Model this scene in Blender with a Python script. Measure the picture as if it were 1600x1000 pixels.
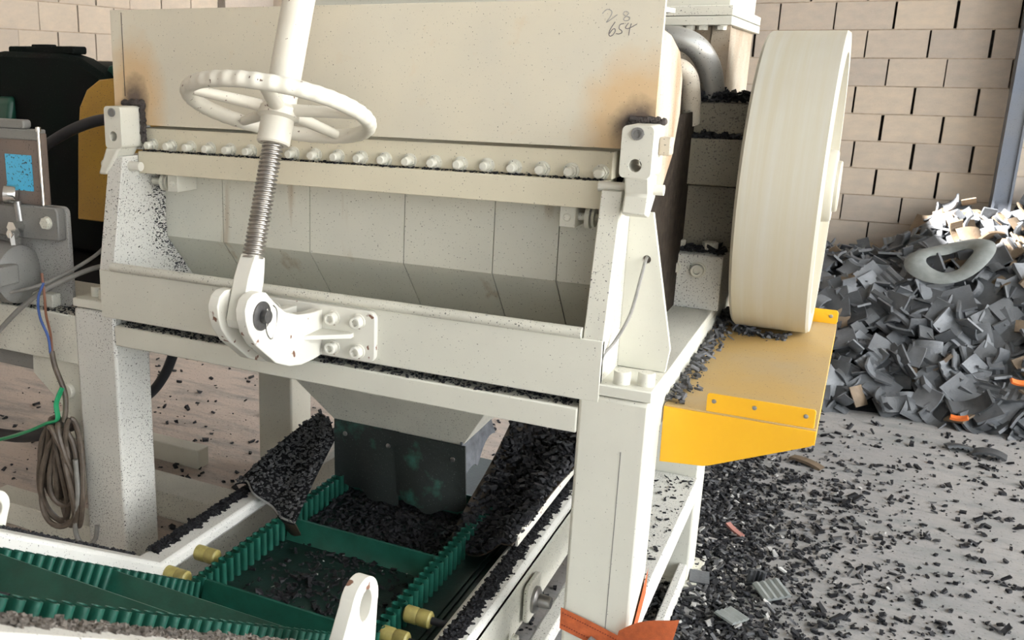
import bpy, bmesh, math, random
import numpy as np
from mathutils import Vector, Matrix

for o in list(bpy.data.objects):
    bpy.data.objects.remove(o)
scene = bpy.context.scene
COL = scene.collection
R = math.radians
rng = np.random.default_rng(7)
random.seed(7)

# ------------------------------------------------------------------ camera
cd = bpy.data.cameras.new('camera')
cam = bpy.data.objects.new('camera', cd)
COL.objects.link(cam)
cd.sensor_fit = 'HORIZONTAL'
cd.sensor_width = 36.0
cd.lens = 1468.75 / 1600 * 36
cd.shift_x = (800 - 568.87) / 1600
cd.shift_y = -(500 - 494.83) / 1600
cd.clip_start = 0.02
_A = ((0.8814067, 0.47219494, 0.01241669), (0.130752, -0.21863569, -0.9670069), (-0.45390103, 0.85394987, -0.2544474))
_m = Matrix((_A[0], [-v for v in _A[1]], [-v for v in _A[2]])).transposed().to_4x4()
_m.translation = (0, 0, 1.55)
cam.matrix_world = _m
cd.dof.use_dof = True
cd.dof.focus_distance = 2.3
cd.dof.aperture_fstop = 11.0
scene.camera = cam

# ------------------------------------------------------------------ world, sun, exposure
w = bpy.data.worlds.new('world')
scene.world = w
w.use_nodes = True
_bg = w.node_tree.nodes['Background']
_bg.inputs['Color'].default_value = (0.80, 0.91, 1.0, 1)
_bg.inputs['Strength'].default_value = 1.7
SUN_DIR = Vector((-0.60, -0.30, 0.62)).normalized()      # towards the sun
sd = bpy.data.lights.new('sun', 'SUN')
sd.energy = 34.0
sd.angle = R(0.6)
sd.color = (1.0, 0.98, 0.96)
so = bpy.data.objects.new('sun', sd)
COL.objects.link(so)
so.rotation_euler = SUN_DIR.to_track_quat('Z', 'Y').to_euler()
so.location = (8, 3, 9)
scene.view_settings.view_transform = 'Standard'
scene.view_settings.look = 'None'
scene.view_settings.gamma = 1.0
scene.view_settings.use_curve_mapping = False
scene.view_settings.exposure = 0.68


# ------------------------------------------------------------------ materials
def newmat(name):
    m = bpy.data.materials.new(name)
    m.use_nodes = True
    nt = m.node_tree
    b = nt.nodes['Principled BSDF']
    return m, nt, b


def nn(nt, t, **kw):
    n = nt.nodes.new(t)
    for k, v in kw.items():
        setattr(n, k, v)
    return n


def ramp(nt, fac, p0, p1, c0=(0, 0, 0, 1), c1=(1, 1, 1, 1)):
    r = nt.nodes.new('ShaderNodeValToRGB')
    r.color_ramp.elements[0].position = p0
    r.color_ramp.elements[1].position = p1
    r.color_ramp.elements[0].color = c0
    r.color_ramp.elements[1].color = c1
    nt.links.new(fac, r.inputs[0])
    return r


def mixc(nt, fac, a, b, blend='MIX'):
    m = nt.nodes.new('ShaderNodeMix')
    m.data_type = 'RGBA'
    m.blend_type = blend
    if hasattr(fac, 'node'):
        nt.links.new(fac, m.inputs[0])
    else:
        m.inputs[0].default_value = fac
    for i, v in ((6, a), (7, b)):
        if hasattr(v, 'node'):
            nt.links.new(v, m.inputs[i])
        else:
            m.inputs[i].default_value = tuple(v) + ((1,) if len(v) == 3 else ())
    return m.outputs[2]


def noise(nt, co, scale, detail=3, rough=0.55, stretch=None):
    n = nt.nodes.new('ShaderNodeTexNoise')
    n.inputs['Scale'].default_value = scale
    n.inputs['Detail'].default_value = detail
    n.inputs['Roughness'].default_value = rough
    if stretch:
        mp = nt.nodes.new('ShaderNodeMapping')
        mp.inputs['Scale'].default_value = stretch
        nt.links.new(co, mp.inputs[0])
        nt.links.new(mp.outputs[0], n.inputs['Vector'])
    else:
        nt.links.new(co, n.inputs['Vector'])
    return n.outputs['Fac']


def coords(nt):
    return nt.nodes.new('ShaderNodeTexCoord').outputs['Object']


def paint(name, base, alt=None, speck=0.5, speckcol=(0.03, 0.028, 0.03), rust=0.25, rustcol=(0.30, 0.16, 0.06),
          rough=0.5, metal=0.0, bump=0.04, speckscale=260, scorch=None, streak=True, brush=None):
    """painted metal with tone variation, black dust specks, rusty runs; scorch = [(centre, radius, ellipse)] heat marks"""
    m, nt, b = newmat(name)
    co = coords(nt)
    alt = alt or tuple(c * 0.86 for c in base)
    c = mixc(nt, ramp(nt, noise(nt, co, 5, 4), 0.35, 0.7).outputs[0], base, alt)
    if brush:
        c = mixc(nt, ramp(nt, noise(nt, co, 6, 5, 0.6, brush), 0.35, 0.65).outputs[0], c, tuple(v * f for v, f in zip(base, (0.93, 0.88, 0.78))))
    if rust > 0:
        st = ramp(nt, noise(nt, co, 9, 4, 0.6, (1, 1, 0.12) if streak else None), 0.72 - 0.12 * rust, 0.80)
        f = nt.nodes.new('ShaderNodeMath'); f.operation = 'MULTIPLY'
        nt.links.new(st.outputs[0], f.inputs[0]); f.inputs[1].default_value = min(1, rust * 1.2)
        c = mixc(nt, f.outputs[0], c, rustcol)
    if scorch:
        for (cx, cy, cz), rad, (ex, ez), deep in scorch:
            mp = nt.nodes.new('ShaderNodeMapping')
            mp.vector_type = 'POINT'
            mp.inputs['Location'].default_value = (-cx / (rad * ex), -cy / rad, -cz / (rad * ez))
            mp.inputs['Scale'].default_value = (1 / (rad * ex), 1 / rad, 1 / (rad * ez))
            nt.links.new(co, mp.inputs[0])
            g = nt.nodes.new('ShaderNodeTexGradient'); g.gradient_type = 'SPHERICAL'
            nt.links.new(mp.outputs[0], g.inputs[0])
            ad = nt.nodes.new('ShaderNodeMath'); ad.operation = 'MULTIPLY_ADD'
            nt.links.new(noise(nt, co, 22, 4), ad.inputs[0]); ad.inputs[1].default_value = 0.35
            sb = nt.nodes.new('ShaderNodeMath'); sb.operation = 'SUBTRACT'; sb.inputs[1].default_value = 0.17
            nt.links.new(g.outputs['Fac'], ad.inputs[2]); nt.links.new(ad.outputs[0], sb.inputs[0])
            r1 = ramp(nt, sb.outputs[0], 0.05, 0.5)
            k = nt.nodes.new('ShaderNodeMath'); k.operation = 'MULTIPLY'; k.inputs[1].default_value = 0.6
            nt.links.new(r1.outputs[0], k.inputs[0])
            c = mixc(nt, k.outputs[0], c, (0.62, 0.36, 0.12))
            r2 = ramp(nt, sb.outputs[0], deep, min(1, deep + 0.25))
            k2 = nt.nodes.new('ShaderNodeMath'); k2.operation = 'MULTIPLY'; k2.inputs[1].default_value = 0.9
            nt.links.new(r2.outputs[0], k2.inputs[0])
            c = mixc(nt, k2.outputs[0], c, (0.075, 0.055, 0.05))
    if speck > 0:
        d = ramp(nt, noise(nt, co, 6, 3), 0.30, 0.75)
        s = noise(nt, co, speckscale, 2, 0.5)
        ad = nt.nodes.new('ShaderNodeMath'); ad.operation = 'MULTIPLY_ADD'
        nt.links.new(d.outputs[0], ad.inputs[0]); ad.inputs[1].default_value = 0.10 * speck; nt.links.new(s, ad.inputs[2])
        r = ramp(nt, ad.outputs[0], 0.71 - 0.07 * speck, 0.74 - 0.07 * speck)
        c = mixc(nt, r.outputs[0], c, speckcol)
    nt.links.new(c, b.inputs['Base Color'])
    b.inputs['Roughness'].default_value = rough
    b.inputs['Metallic'].default_value = metal
    if bump:
        bp = nt.nodes.new('ShaderNodeBump'); bp.inputs['Strength'].default_value = bump; bp.inputs['Distance'].default_value = 0.01
        nt.links.new(noise(nt, co, 60, 4), bp.inputs['Height']); nt.links.new(bp.outputs[0], b.inputs['Normal'])
    return m


def plain(name, col, rough=0.6, metal=0.0, var=0.25, scale=12, bump=0.0, random_tone=0.0, emis=None):
    m, nt, b = newmat(name)
    co = coords(nt)
    c = mixc(nt, ramp(nt, noise(nt, co, scale, 4), 0.3, 0.7).outputs[0], col, tuple(v * (1 - var) for v in col))
    if random_tone:
        oi = nt.nodes.new('ShaderNodeObjectInfo')
        r = ramp(nt, oi.outputs['Random'], 0, 1, tuple([1 - random_tone] * 3) + (1,), tuple([1 + random_tone] * 3) + (1,))
        c = mixc(nt, 1.0, c, r.outputs[0], 'MULTIPLY')
    nt.links.new(c, b.inputs['Base Color'])
    b.inputs['Roughness'].default_value = rough
    b.inputs['Metallic'].default_value = metal
    if bump:
        bp = nt.nodes.new('ShaderNodeBump'); bp.inputs['Strength'].default_value = bump; bp.inputs['Distance'].default_value = 0.01
        nt.links.new(noise(nt, co, scale * 8, 4), bp.inputs['Height']); nt.links.new(bp.outputs[0], b.inputs['Normal'])
    return m


CREAM = (0.66, 0.645, 0.56)
M = {}
M['cream'] = paint('cream paint', CREAM, (0.61, 0.595, 0.52), 0.06, rust=0.12)
M['creamwarm'] = paint('warm cream paint', (0.68, 0.625, 0.48), (0.63, 0.58, 0.45), 0.05, rust=0.15)
M['creamdirty'] = paint('cream paint dusty', CREAM, (0.54, 0.525, 0.46), 0.45, rust=0.25)
M['creamspeck'] = paint('cream paint spattered with black dust', (0.66, 0.65, 0.60), (0.60, 0.59, 0.55), 0.75, rust=0.05, speckscale=240)
M['hood'] = paint('hood paint with heat scorch', (0.67, 0.615, 0.49), (0.62, 0.58, 0.48), 0.15, rust=0.12,
                  scorch=[((-1.80, 2.03, 1.45), 0.17, (0.75, 1.25), 0.6), ((-0.44, 2.03, 1.44), 0.17, (0.9, 1.1), 0.60)])
M['belly'] = paint('housing paint with rusty runs', (0.66, 0.645, 0.56), (0.61, 0.60, 0.53), 0.25, rust=0.75, rustcol=(0.33, 0.20, 0.08))
M['rustpaint'] = paint('rust bleeding through white paint', (0.56, 0.51, 0.42), (0.36, 0.26, 0.17), 0.5, rust=1.6, streak=True)
M['bearing'] = paint('bearing paint caked in dust', (0.25, 0.225, 0.17), (0.16, 0.145, 0.115), 0.9, speckcol=(0.09, 0.075, 0.06), rust=0.5, speckscale=200, bump=0.3)
M['whitewheel'] = paint('pale green white wheel paint', (0.56, 0.55, 0.48), (0.53, 0.50, 0.43), 0.0, rust=0.0, rough=0.42, bump=0.01, brush=(9, 0.25, 0.25))
M['wheelwhite'] = paint('hand wheel chipped white paint', (0.70, 0.67, 0.58), (0.66, 0.62, 0.53), 0.08, speckcol=(0.12, 0.07, 0.05), rust=0.30, speckscale=90, rough=0.4)
M['clevis'] = paint('bracket white paint chipped', (0.72, 0.70, 0.63), (0.68, 0.66, 0.58), 0.42, speckcol=(0.20, 0.10, 0.065), rust=0.15, speckscale=34)
M['railwhite'] = paint('conveyor rail white paint', (0.70, 0.69, 0.65), (0.62, 0.61, 0.57), 0.35, rust=0.1)
M['yellow'] = paint('yellow guard paint', (0.83, 0.44, 0.012), (0.80, 0.41, 0.012), 0.0, rust=0.0, rough=0.38)
M['yellowdusty'] = paint('yellow paint under grey brown dust', (0.50, 0.33, 0.12), (0.44, 0.33, 0.18), 0.1, rust=0.2, rustcol=(0.36, 0.31, 0.25), rough=0.6, streak=False)
M['yellowold'] = paint('old yellow guard paint', (0.52, 0.29, 0.03), (0.40, 0.22, 0.03), 0.5, rust=0.6)
M['pipegrey'] = paint('galvanised pipe', (0.45, 0.45, 0.43), (0.30, 0.28, 0.25), 0.3, rust=0.5, rough=0.35, metal=0.4)
M['steel'] = plain('worn steel', (0.42, 0.41, 0.40), 0.35, 0.9, 0.3)
M['steeldark'] = plain('dark oiled steel', (0.13, 0.125, 0.125), 0.4, 0.6, 0.4, 60)
M['thread'] = plain('greasy thread steel', (0.45, 0.42, 0.38), 0.32, 0.85, 0.35, 30)
M['chrome'] = plain('chrome fitting', (0.8, 0.8, 0.78), 0.15, 1.0, 0.1)
M['dark'] = plain('black dirt', (0.018, 0.017, 0.017), 0.8, 0, 0.4, 30, 0.2)
M['weld'] = plain('burnt weld bead', (0.10, 0.085, 0.08), 0.5, 0.5, 0.5, 60, 0.5)
M['green'] = plain('green belt rubber', (0.012, 0.105, 0.072), 0.4, 0, 0.35, 20, 0.08)
M['greendark'] = plain('dusty green belt surface', (0.009, 0.034, 0.027), 0.45, 0, 0.5, 14, 0.1)
M['motor'] = paint('dark green motor paint under black dust', (0.006, 0.0065, 0.0065), (0.004, 0.009, 0.007), 0.3, speckcol=(0.06, 0.06, 0.06), rust=0.0, rough=0.65)
M['motorgreen'] = plain('dark green enamel', (0.01, 0.075, 0.05), 0.35)
M['hose'] = plain('black rubber hose', (0.030, 0.031, 0.035), 0.5)
M['greyunit'] = paint('grey dusty cast metal', (0.22, 0.215, 0.20), (0.17, 0.165, 0.16), 0.4, rust=0.15, rough=0.5)
M['greyplate'] = paint('grey white backing plate', (0.40, 0.395, 0.37), (0.33, 0.325, 0.31), 0.7, rust=0.3)
M['brownpanel'] = paint('brown dusty reservoir', (0.20, 0.15, 0.12), (0.14, 0.12, 0.11), 0.3, rust=0.4)
M['blue'] = paint('blue sticker spotted with oil', (0.07, 0.46, 0.74), (0.10, 0.55, 0.80), 0.75, speckcol=(0.03, 0.06, 0.10), rust=0.0, speckscale=150, rough=0.4)
M['roller'] = plain('yellowed nylon roller', (0.45, 0.38, 0.12), 0.45, 0, 0.4, 40)
M['orange'] = plain('orange webbing', (0.60, 0.13, 0.035), 0.75, 0, 0.3, 60, 0.3)
M['orangestitch'] = plain('dark stitching', (0.22, 0.04, 0.02), 0.8)
M['cable'] = plain('dirty brown cable', (0.13, 0.10, 0.075), 0.5, 0, 0.5, 40)
M['greycable'] = plain('grey cable', (0.26, 0.25, 0.23), 0.5, 0, 0.3, 40)
M['bluewire'] = plain('blue wire', (0.06, 0.12, 0.35), 0.5)
M['brownwire'] = plain('brown wire', (0.22, 0.09, 0.05), 0.5)
M['greenstrap'] = plain('green plastic strap', (0.02, 0.34, 0.14), 0.35)
M['ink'] = plain('marker ink', (0.17, 0.16, 0.17), 0.7, 0, 0.4, 200)
M['inkfaint'] = plain('faded marker ink', (0.40, 0.39, 0.37), 0.7, 0, 0.4, 200)
M['column'] = paint('blue grey steel column', (0.13, 0.15, 0.19), (0.16, 0.17, 0.19), 0.2, rust=0.4, rough=0.55)
M['skirt'] = paint('black rubber skirt with green traces', (0.030, 0.032, 0.030), (0.022, 0.030, 0.027), 0.3, speckcol=(0.09, 0.09, 0.09), rust=0.9, rustcol=(0.045, 0.16, 0.12), rough=0.7, bump=0.2, streak=False)
M['flap'] = plain('dusty grey rubber flap', (0.16, 0.17, 0.19), 0.75, 0, 0.5, 30, 0.3)
M['sheetbrown'] = plain('brown rubber sheet', (0.055, 0.04, 0.026), 0.5, 0, 0.6, 12, 0.2)
M['crumb'] = plain('black rubber crumb', (0.030, 0.030, 0.034), 0.55, 0, 0.5, 90)
M['crumbgrey'] = plain('grey rubber crumb', (0.10, 0.10, 0.105), 0.6, 0, 0.5, 90)
M['fluff'] = plain('pale textile fluff', (0.42, 0.41, 0.39), 0.9)
M['layer'] = plain('bed of rubber dust', (0.028, 0.027, 0.030), 0.85, 0, 0.6, 120, 0.9)
M['dustbrown'] = plain('grey brown dust', (0.20, 0.175, 0.15), 0.9, 0, 0.5, 25, 0.6)
M['chip'] = plain('grey black tyre rubber', (0.135, 0.142, 0.152), 0.5, 0, 0.35, 14, 0.25, random_tone=0.6)
M['chipbrown'] = plain('brown tinged rubber', (0.17, 0.12, 0.075), 0.65, 0, 0.35, 14, 0.2, random_tone=0.3)
M['tilegrey'] = plain('pale grey ribbed rubber', (0.23, 0.245, 0.235), 0.65, 0, 0.25, 30, 0.15)
M['orangescrap'] = plain('orange scrap', (0.75, 0.17, 0.03), 0.5)
M['pinkscrap'] = plain('pink scrap', (0.38, 0.17, 0.14), 0.7)


def block_mat():
    m, nt, b = newmat('concrete block')
    co = coords(nt)
    oi = nt.nodes.new('ShaderNodeObjectInfo')
    va = nt.nodes.new('ShaderNodeVectorMath'); va.operation = 'ADD'
    nt.links.new(co, va.inputs[0]); nt.links.new(oi.outputs['Location'], va.inputs[1])
    v = va.outputs[0]
    c = mixc(nt, ramp(nt, noise(nt, v, 4, 4), 0.3, 0.7).outputs[0], (0.56, 0.475, 0.385), (0.48, 0.42, 0.355))
    r = ramp(nt, oi.outputs['Random'], 0, 1, (0.88, 0.88, 0.90, 1), (1.08, 1.05, 1.0, 1))
    c = mixc(nt, 1.0, c, r.outputs[0], 'MULTIPLY')
    p = ramp(nt, noise(nt, v, 150, 2), 0.60, 0.72)
    k = nt.nodes.new('ShaderNodeMath'); k.operation = 'MULTIPLY'; k.inputs[1].default_value = 0.55
    nt.links.new(p.outputs[0], k.inputs[0])
    c = mixc(nt, k.outputs[0], c, (0.22, 0.165, 0.12))
    nt.links.new(c, b.inputs['Base Color'])
    b.inputs['Roughness'].default_value = 0.95
    bp = nt.nodes.new('ShaderNodeBump'); bp.inputs['Strength'].default_value = 0.6; bp.inputs['Distance'].default_value = 0.006
    nt.links.new(noise(nt, v, 110, 4), bp.inputs['Height']); nt.links.new(bp.outputs[0], b.inputs['Normal'])
    return m


def floor_mat():
    m, nt, b = newmat('dusty concrete floor')
    co = coords(nt)
    c = mixc(nt, ramp(nt, noise(nt, co, 0.9, 5, 0.6), 0.35, 0.65).outputs[0], (0.31, 0.295, 0.285), (0.235, 0.23, 0.23))
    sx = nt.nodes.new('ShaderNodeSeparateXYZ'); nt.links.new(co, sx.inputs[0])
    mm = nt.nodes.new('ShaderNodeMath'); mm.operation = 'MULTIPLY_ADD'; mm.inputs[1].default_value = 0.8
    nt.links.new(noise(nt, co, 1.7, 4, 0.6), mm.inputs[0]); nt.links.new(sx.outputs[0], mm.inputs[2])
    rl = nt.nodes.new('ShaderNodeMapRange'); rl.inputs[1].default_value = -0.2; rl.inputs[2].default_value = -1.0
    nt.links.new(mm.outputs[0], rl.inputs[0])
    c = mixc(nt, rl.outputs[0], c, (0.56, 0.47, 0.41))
    s = ramp(nt, noise(nt, co, 5, 6, 0.72, (0.45, 1.9, 1)), 0.46, 0.72)
    k = nt.nodes.new('ShaderNodeMath'); k.operation = 'MULTIPLY'; k.inputs[1].default_value = 0.75
    nt.links.new(s.outputs[0], k.inputs[0])
    c = mixc(nt, k.outputs[0], c, (0.15, 0.168, 0.17))
    f = ramp(nt, noise(nt, co, 95, 3), 0.62, 0.70)
    c = mixc(nt, f.outputs[0], c, (0.10, 0.095, 0.09))
    nt.links.new(c, b.inputs['Base Color'])
    b.inputs['Roughness'].default_value = 0.9
    bp = nt.nodes.new('ShaderNodeBump'); bp.inputs['Strength'].default_value = 0.4; bp.inputs['Distance'].default_value = 0.01
    nt.links.new(noise(nt, co, 40, 5), bp.inputs['Height']); nt.links.new(bp.outputs[0], b.inputs['Normal'])
    return m


M['block'] = block_mat()
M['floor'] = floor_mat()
M['mortar'] = plain('mortar', (0.46, 0.37, 0.28), 0.95, 0, 0.3, 30, 0.4)
M['sand'] = plain('sandy yard', (0.55, 0.47, 0.38), 0.95, 0, 0.2, 2)
M['roofing'] = plain('grey roof sheet', (0.40, 0.39, 0.37), 0.7)
M['bouncewhite'] = plain('white bounce wall', (0.78, 0.81, 0.83), 0.9, 0, 0.06, 3)
M['casing'] = plain('black brown grime', (0.05, 0.038, 0.028), 0.8, 0, 0.6, 40, 0.6)
M['plaster'] = plain('pale plaster', (0.66, 0.68, 0.69), 0.9, 0, 0.1, 3)  # pale so the added front wall bounces light onto front faces
M['joint'] = plain('dark open joint', (0.05, 0.04, 0.035), 0.95)


for _k, _v in (('motor', 0.08), ('crumb', 0.2), ('layer', 0.15), ('skirt', 0.25), ('dark', 0.1), ('casing', 0.15), ('hose', 0.3)):
    M[_k].node_tree.nodes['Principled BSDF'].inputs['Specular IOR Level'].default_value = _v


# ------------------------------------------------------------------ geometry helpers
LOC = {}


def finish(o, parent):
    COL.objects.link(o)
    if parent is not None:
        o.parent = parent
        if parent.name in LOC:
            o.matrix_parent_inverse = Matrix.Translation(-Vector(LOC[parent.name]))
    return o


def tag(o, label=None, cat=None, group=None, kind=None):
    if label: o['label'] = label
    if cat: o['category'] = cat
    if group: o['group'] = group
    if kind: o['kind'] = kind
    return o


def thing(name, loc, label, cat, group=None):
    o = bpy.data.objects.new(name, None)
    o.empty_display_size = 0.05
    o.location = loc
    COL.objects.link(o)
    LOC[o.name] = tuple(loc)
    return tag(o, label, cat, group)


def frame(d):
    d = Vector(d).normalized()
    a = Vector((0, 0, 1)) if abs(d.z) < 0.9 else Vector((1, 0, 0))
    u = d.cross(a).normalized()
    return u, d.cross(u).normalized(), d


def catmull(pts, n=6, closed=False):
    pts = [Vector(p) for p in pts]
    out = []
    m = len(pts)
    rngi = range(m if closed else m - 1)
    for i in rngi:
        p0 = pts[(i - 1) % m] if (closed or i > 0) else pts[0] * 2 - pts[1]
        p1 = pts[i]
        p2 = pts[(i + 1) % m]
        p3 = pts[(i + 2) % m] if (closed or i + 2 < m) else pts[-1] * 2 - pts[-2]
        for k in range(n):
            t = k / n
            out.append(0.5 * ((2 * p1) + (p2 - p0) * t + (2 * p0 - 5 * p1 + 4 * p2 - p3) * t * t + (3 * p1 - p0 - 3 * p2 + p3) * t ** 3))
    if not closed:
        out.append(pts[-1])
    return out


class MB:
    def __init__(self):
        self.v = []
        self.f = []

    def add(self, vs, fs):
        n = len(self.v)
        self.v += [tuple(p) for p in vs]
        self.f += [tuple(i + n for i in f) for f in fs]
        return self

    def box(self, x0, x1, y0, y1, z0, z1):
        vs = [(x, y, z) for z in (z0, z1) for y in (y0, y1) for x in (x0, x1)]
        return self.add(vs, [(0, 2, 3, 1), (4, 5, 7, 6), (0, 1, 5, 4), (2, 6, 7, 3), (0, 4, 6, 2), (1, 3, 7, 5)])

    def hexa(self, b, t):
        """frustum from four bottom and four top corners"""
        return self.add(list(b) + list(t), [(3, 2, 1, 0), (4, 5, 6, 7), (0, 1, 5, 4), (1, 2, 6, 5), (2, 3, 7, 6), (3, 0, 4, 7)])

    def prism(self, pts, axis, a0, a1):
        def mk(p, a):
            return (a, p[0], p[1]) if axis == 'x' else ((p[0], a, p[1]) if axis == 'y' else (p[0], p[1], a))
        n = len(pts)
        vs = [mk(p, a0) for p in pts] + [mk(p, a1) for p in pts]
        fs = [tuple(range(n)), tuple(range(2 * n - 1, n - 1, -1))]
        fs += [(i, (i + 1) % n, n + (i + 1) % n, n + i) for i in range(n)]
        return self.add(vs, fs)

    def plate(self, outer, holes, axis, a0, a1):
        """extruded outline with holes"""
        bm = bmesh.new()

        def mk(p, a):
            return (a, p[0], p[1]) if axis == 'x' else ((p[0], a, p[1]) if axis == 'y' else (p[0], p[1], a))
        edges = []
        for loop in [outer] + holes:
            vs = [bm.verts.new(mk(p, a0)) for p in loop]
            edges += [bm.edges.new((vs[i], vs[(i + 1) % len(vs)])) for i in range(len(vs))]
        bmesh.ops.triangle_fill(bm, use_beauty=True, edges=edges)
        r = bmesh.ops.extrude_face_region(bm, geom=bm.faces[:])
        d = Vector(mk((0, 0), a1 - a0))
        bmesh.ops.translate(bm, verts=[g for g in r['geom'] if isinstance(g, bmesh.types.BMVert)], vec=d)
        bm.verts.index_update()
        self.add([v.co[:] for v in bm.verts], [[v.index for v in f.verts] for f in bm.faces])
        bm.free()
        return self

    def tube(self, pts, r, n=10, closed=False, caps=True, flat=None):
        pts = [Vector(p) for p in pts]
        m = len(pts)
        rs = r if isinstance(r, (list, tuple)) else [r] * m
        vs = []
        u = None
        for i, p in enumerate(pts):
            if closed:
                t = pts[(i + 1) % m] - pts[i - 1]
            else:
                t = pts[min(i + 1, m - 1)] - pts[max(i - 1, 0)]
            t.normalize()
            if u is None:
                u = frame(t)[0]
            u = (u - t * u.dot(t)).normalized()
            v = t.cross(u)
            for k in range(n):
                a = 2 * math.pi * k / n
                vs.append(p + u * (rs[i] * math.cos(a)) + v * (rs[i] * (flat or 1) * math.sin(a)))
        fs = []
        for i in range(m if closed else m - 1):
            j = (i + 1) % m
            fs += [(i * n + k, i * n + (k + 1) % n, j * n + (k + 1) % n, j * n + k) for k in range(n)]
        if caps and not closed:
            fs += [tuple(range(n - 1, -1, -1)), tuple((m - 1) * n + k for k in range(n))]
        return self.add(vs, fs)

    def cyl(self, p0, p1, r, n=16, r1=None):
        return self.tube([p0, p1], [r, r if r1 is None else r1], n)

    def lathe(self, prof, org, axis, n=32, caps=True):
        u, v, d = frame(axis)
        org = Vector(org)
        vs = []
        for r, h in prof:
            for k in range(n):
                a = 2 * math.pi * k / n
                vs.append(org + d * h + u * (r * math.cos(a)) + v * (r * math.sin(a)))
        fs = []
        m = len(prof)
        for i in range(m - 1):
            fs += [(i * n + k, i * n + (k + 1) % n, (i + 1) * n + (k + 1) % n, (i + 1) * n + k) for k in range(n)]
        if caps:
            fs += [tuple(range(n - 1, -1, -1)), tuple((m - 1) * n + k for k in range(n))]
        return self.add(vs, fs)

    def grid(self, fn, nu, nv, thick=None):
        """surface fn(u,v) on a grid; thick = vector offset for a second skin"""
        vs = [Vector(fn(i / nu, j / nv)) for i in range(nu + 1) for j in range(nv + 1)]
        w_ = nv + 1
        fs = [(i * w_ + j, (i + 1) * w_ + j, (i + 1) * w_ + j + 1, i * w_ + j + 1) for i in range(nu) for j in range(nv)]
        if thick is not None:
            n = len(vs)
            th = Vector(thick)
            vs2 = [p + th for p in vs]
            fs2 = [tuple(n + k for k in reversed(f)) for f in fs]
            rim = [i * w_ for i in range(nu + 1)] + [nu * w_ + j for j in range(1, nv + 1)] + [i * w_ + nv for i in range(nu - 1, -1, -1)] + [j for j in range(nv - 1, 0, -1)]
            q = len(rim)
            fs3 = [(rim[i], n + rim[i], n + rim[(i + 1) % q], rim[(i + 1) % q]) for i in range(q)]
            return self.add(vs + vs2, fs + fs2 + fs3)
        return self.add(vs, fs)

    def mesh(self, name, mat, smooth=True, angle=35):
        me = bpy.data.meshes.new(name)
        me.from_pydata(self.v, [], self.f)
        bm = bmesh.new(); bm.from_mesh(me)
        bmesh.ops.recalc_face_normals(bm, faces=bm.faces[:])
        bm.to_mesh(me); bm.free()
        if smooth:
            me.polygons.foreach_set('use_smooth', [True] * len(me.polygons))
            me.set_sharp_from_angle(angle=R(angle))
        me.materials.append(M[mat])
        return me

    def build(self, name, mat, parent=None, bevel=0, label=None, angle=35):
        o = bpy.data.objects.new(name, self.mesh(name, mat, True, angle))
        if bevel:
            b = o.modifiers.new('bevel', 'BEVEL')
            b.width = bevel; b.segments = 2; b.limit_method = 'ANGLE'; b.angle_limit = R(40)
            b.harden_normals = False
        finish(o, parent)
        if label: o['label'] = label
        return o


def circle2(cx, cz, r, n=20, a0=0.0):
    return [(cx + r * math.cos(a0 + 2 * math.pi * k / n), cz + r * math.sin(a0 + 2 * math.pi * k / n)) for k in range(n)]


def rrect(x0, x1, z0, z1, r, n=5):
    out = []
    for cx, cz, a in ((x1 - r, z1 - r, 0), (x0 + r, z1 - r, 90), (x0 + r, z0 + r, 180), (x1 - r, z0 + r, 270)):
        for k in range(n + 1):
            t = R(a + 90 * k / n)
            out.append((cx + r * math.cos(t), cz + r * math.sin(t)))
    return out


def put(mesh, name, pos, d, parent, scale=1.0, spin=0.0):
    """instance of a shared mesh whose axis is local +Z"""
    o = bpy.data.objects.new(name, mesh)
    q = Vector(d).to_track_quat('Z', 'Y')
    o.matrix_basis = Matrix.Translation(pos) @ q.to_matrix().to_4x4() @ Matrix.Rotation(spin, 4, 'Z') @ Matrix.Scale(scale, 4)
    return finish(o, parent)


def hexbolt(mat, r=0.011, h=0.008, tip=0.008, tiplen=0.016):
    b = MB()
    b.lathe([(r * 1.25, 0), (r * 1.25, 0.002)], (0, 0, 0), (0, 0, 1), 18)
    b.prism(circle2(0, 0, r, 6), 'z', 0.002, h)
    b.lathe([(tip, h), (tip, h + tiplen - 0.002), (tip * 0.8, h + tiplen)], (0, 0, 0), (0, 0, 1), 16)
    return b.mesh('bolt', mat)


def socketbolt(mat, r=0.013, h=0.018):
    b = MB()
    b.lathe([(r * 1.25, 0), (r * 1.25, 0.003), (r, 0.003), (r, h - 0.002), (r - 0.002, h), (r * 0.55, h), (r * 0.5, h - 0.008), (0.0005, h - 0.008)], (0, 0, 0), (0, 0, 1), 20)
    return b.mesh('bolt', mat)


BOLT = hexbolt('cream')
SOCK = socketbolt('clevis')
SOCKC = socketbolt('cream', 0.016, 0.02)
CAP = MB().lathe([(0.021, 0), (0.021, 0.030), (0.019, 0.033), (0.002, 0.033)], (0, 0, 0), (0, 0, 1), 24).mesh('foot_bolt', 'cream')
HEXBIG = MB().lathe([(0.021, 0), (0.021, 0.003)], (0, 0, 0), (0, 0, 1), 20).prism(circle2(0, 0, 0.019, 6), 'z', 0.003, 0.016).mesh('bolt', 'creamdirty')
RIVET = MB().lathe([(0.005, 0), (0.0045, 0.0015), (0.002, 0.002)], (0, 0, 0), (0, 0, 1), 12).mesh('rivet', 'steel')


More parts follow.
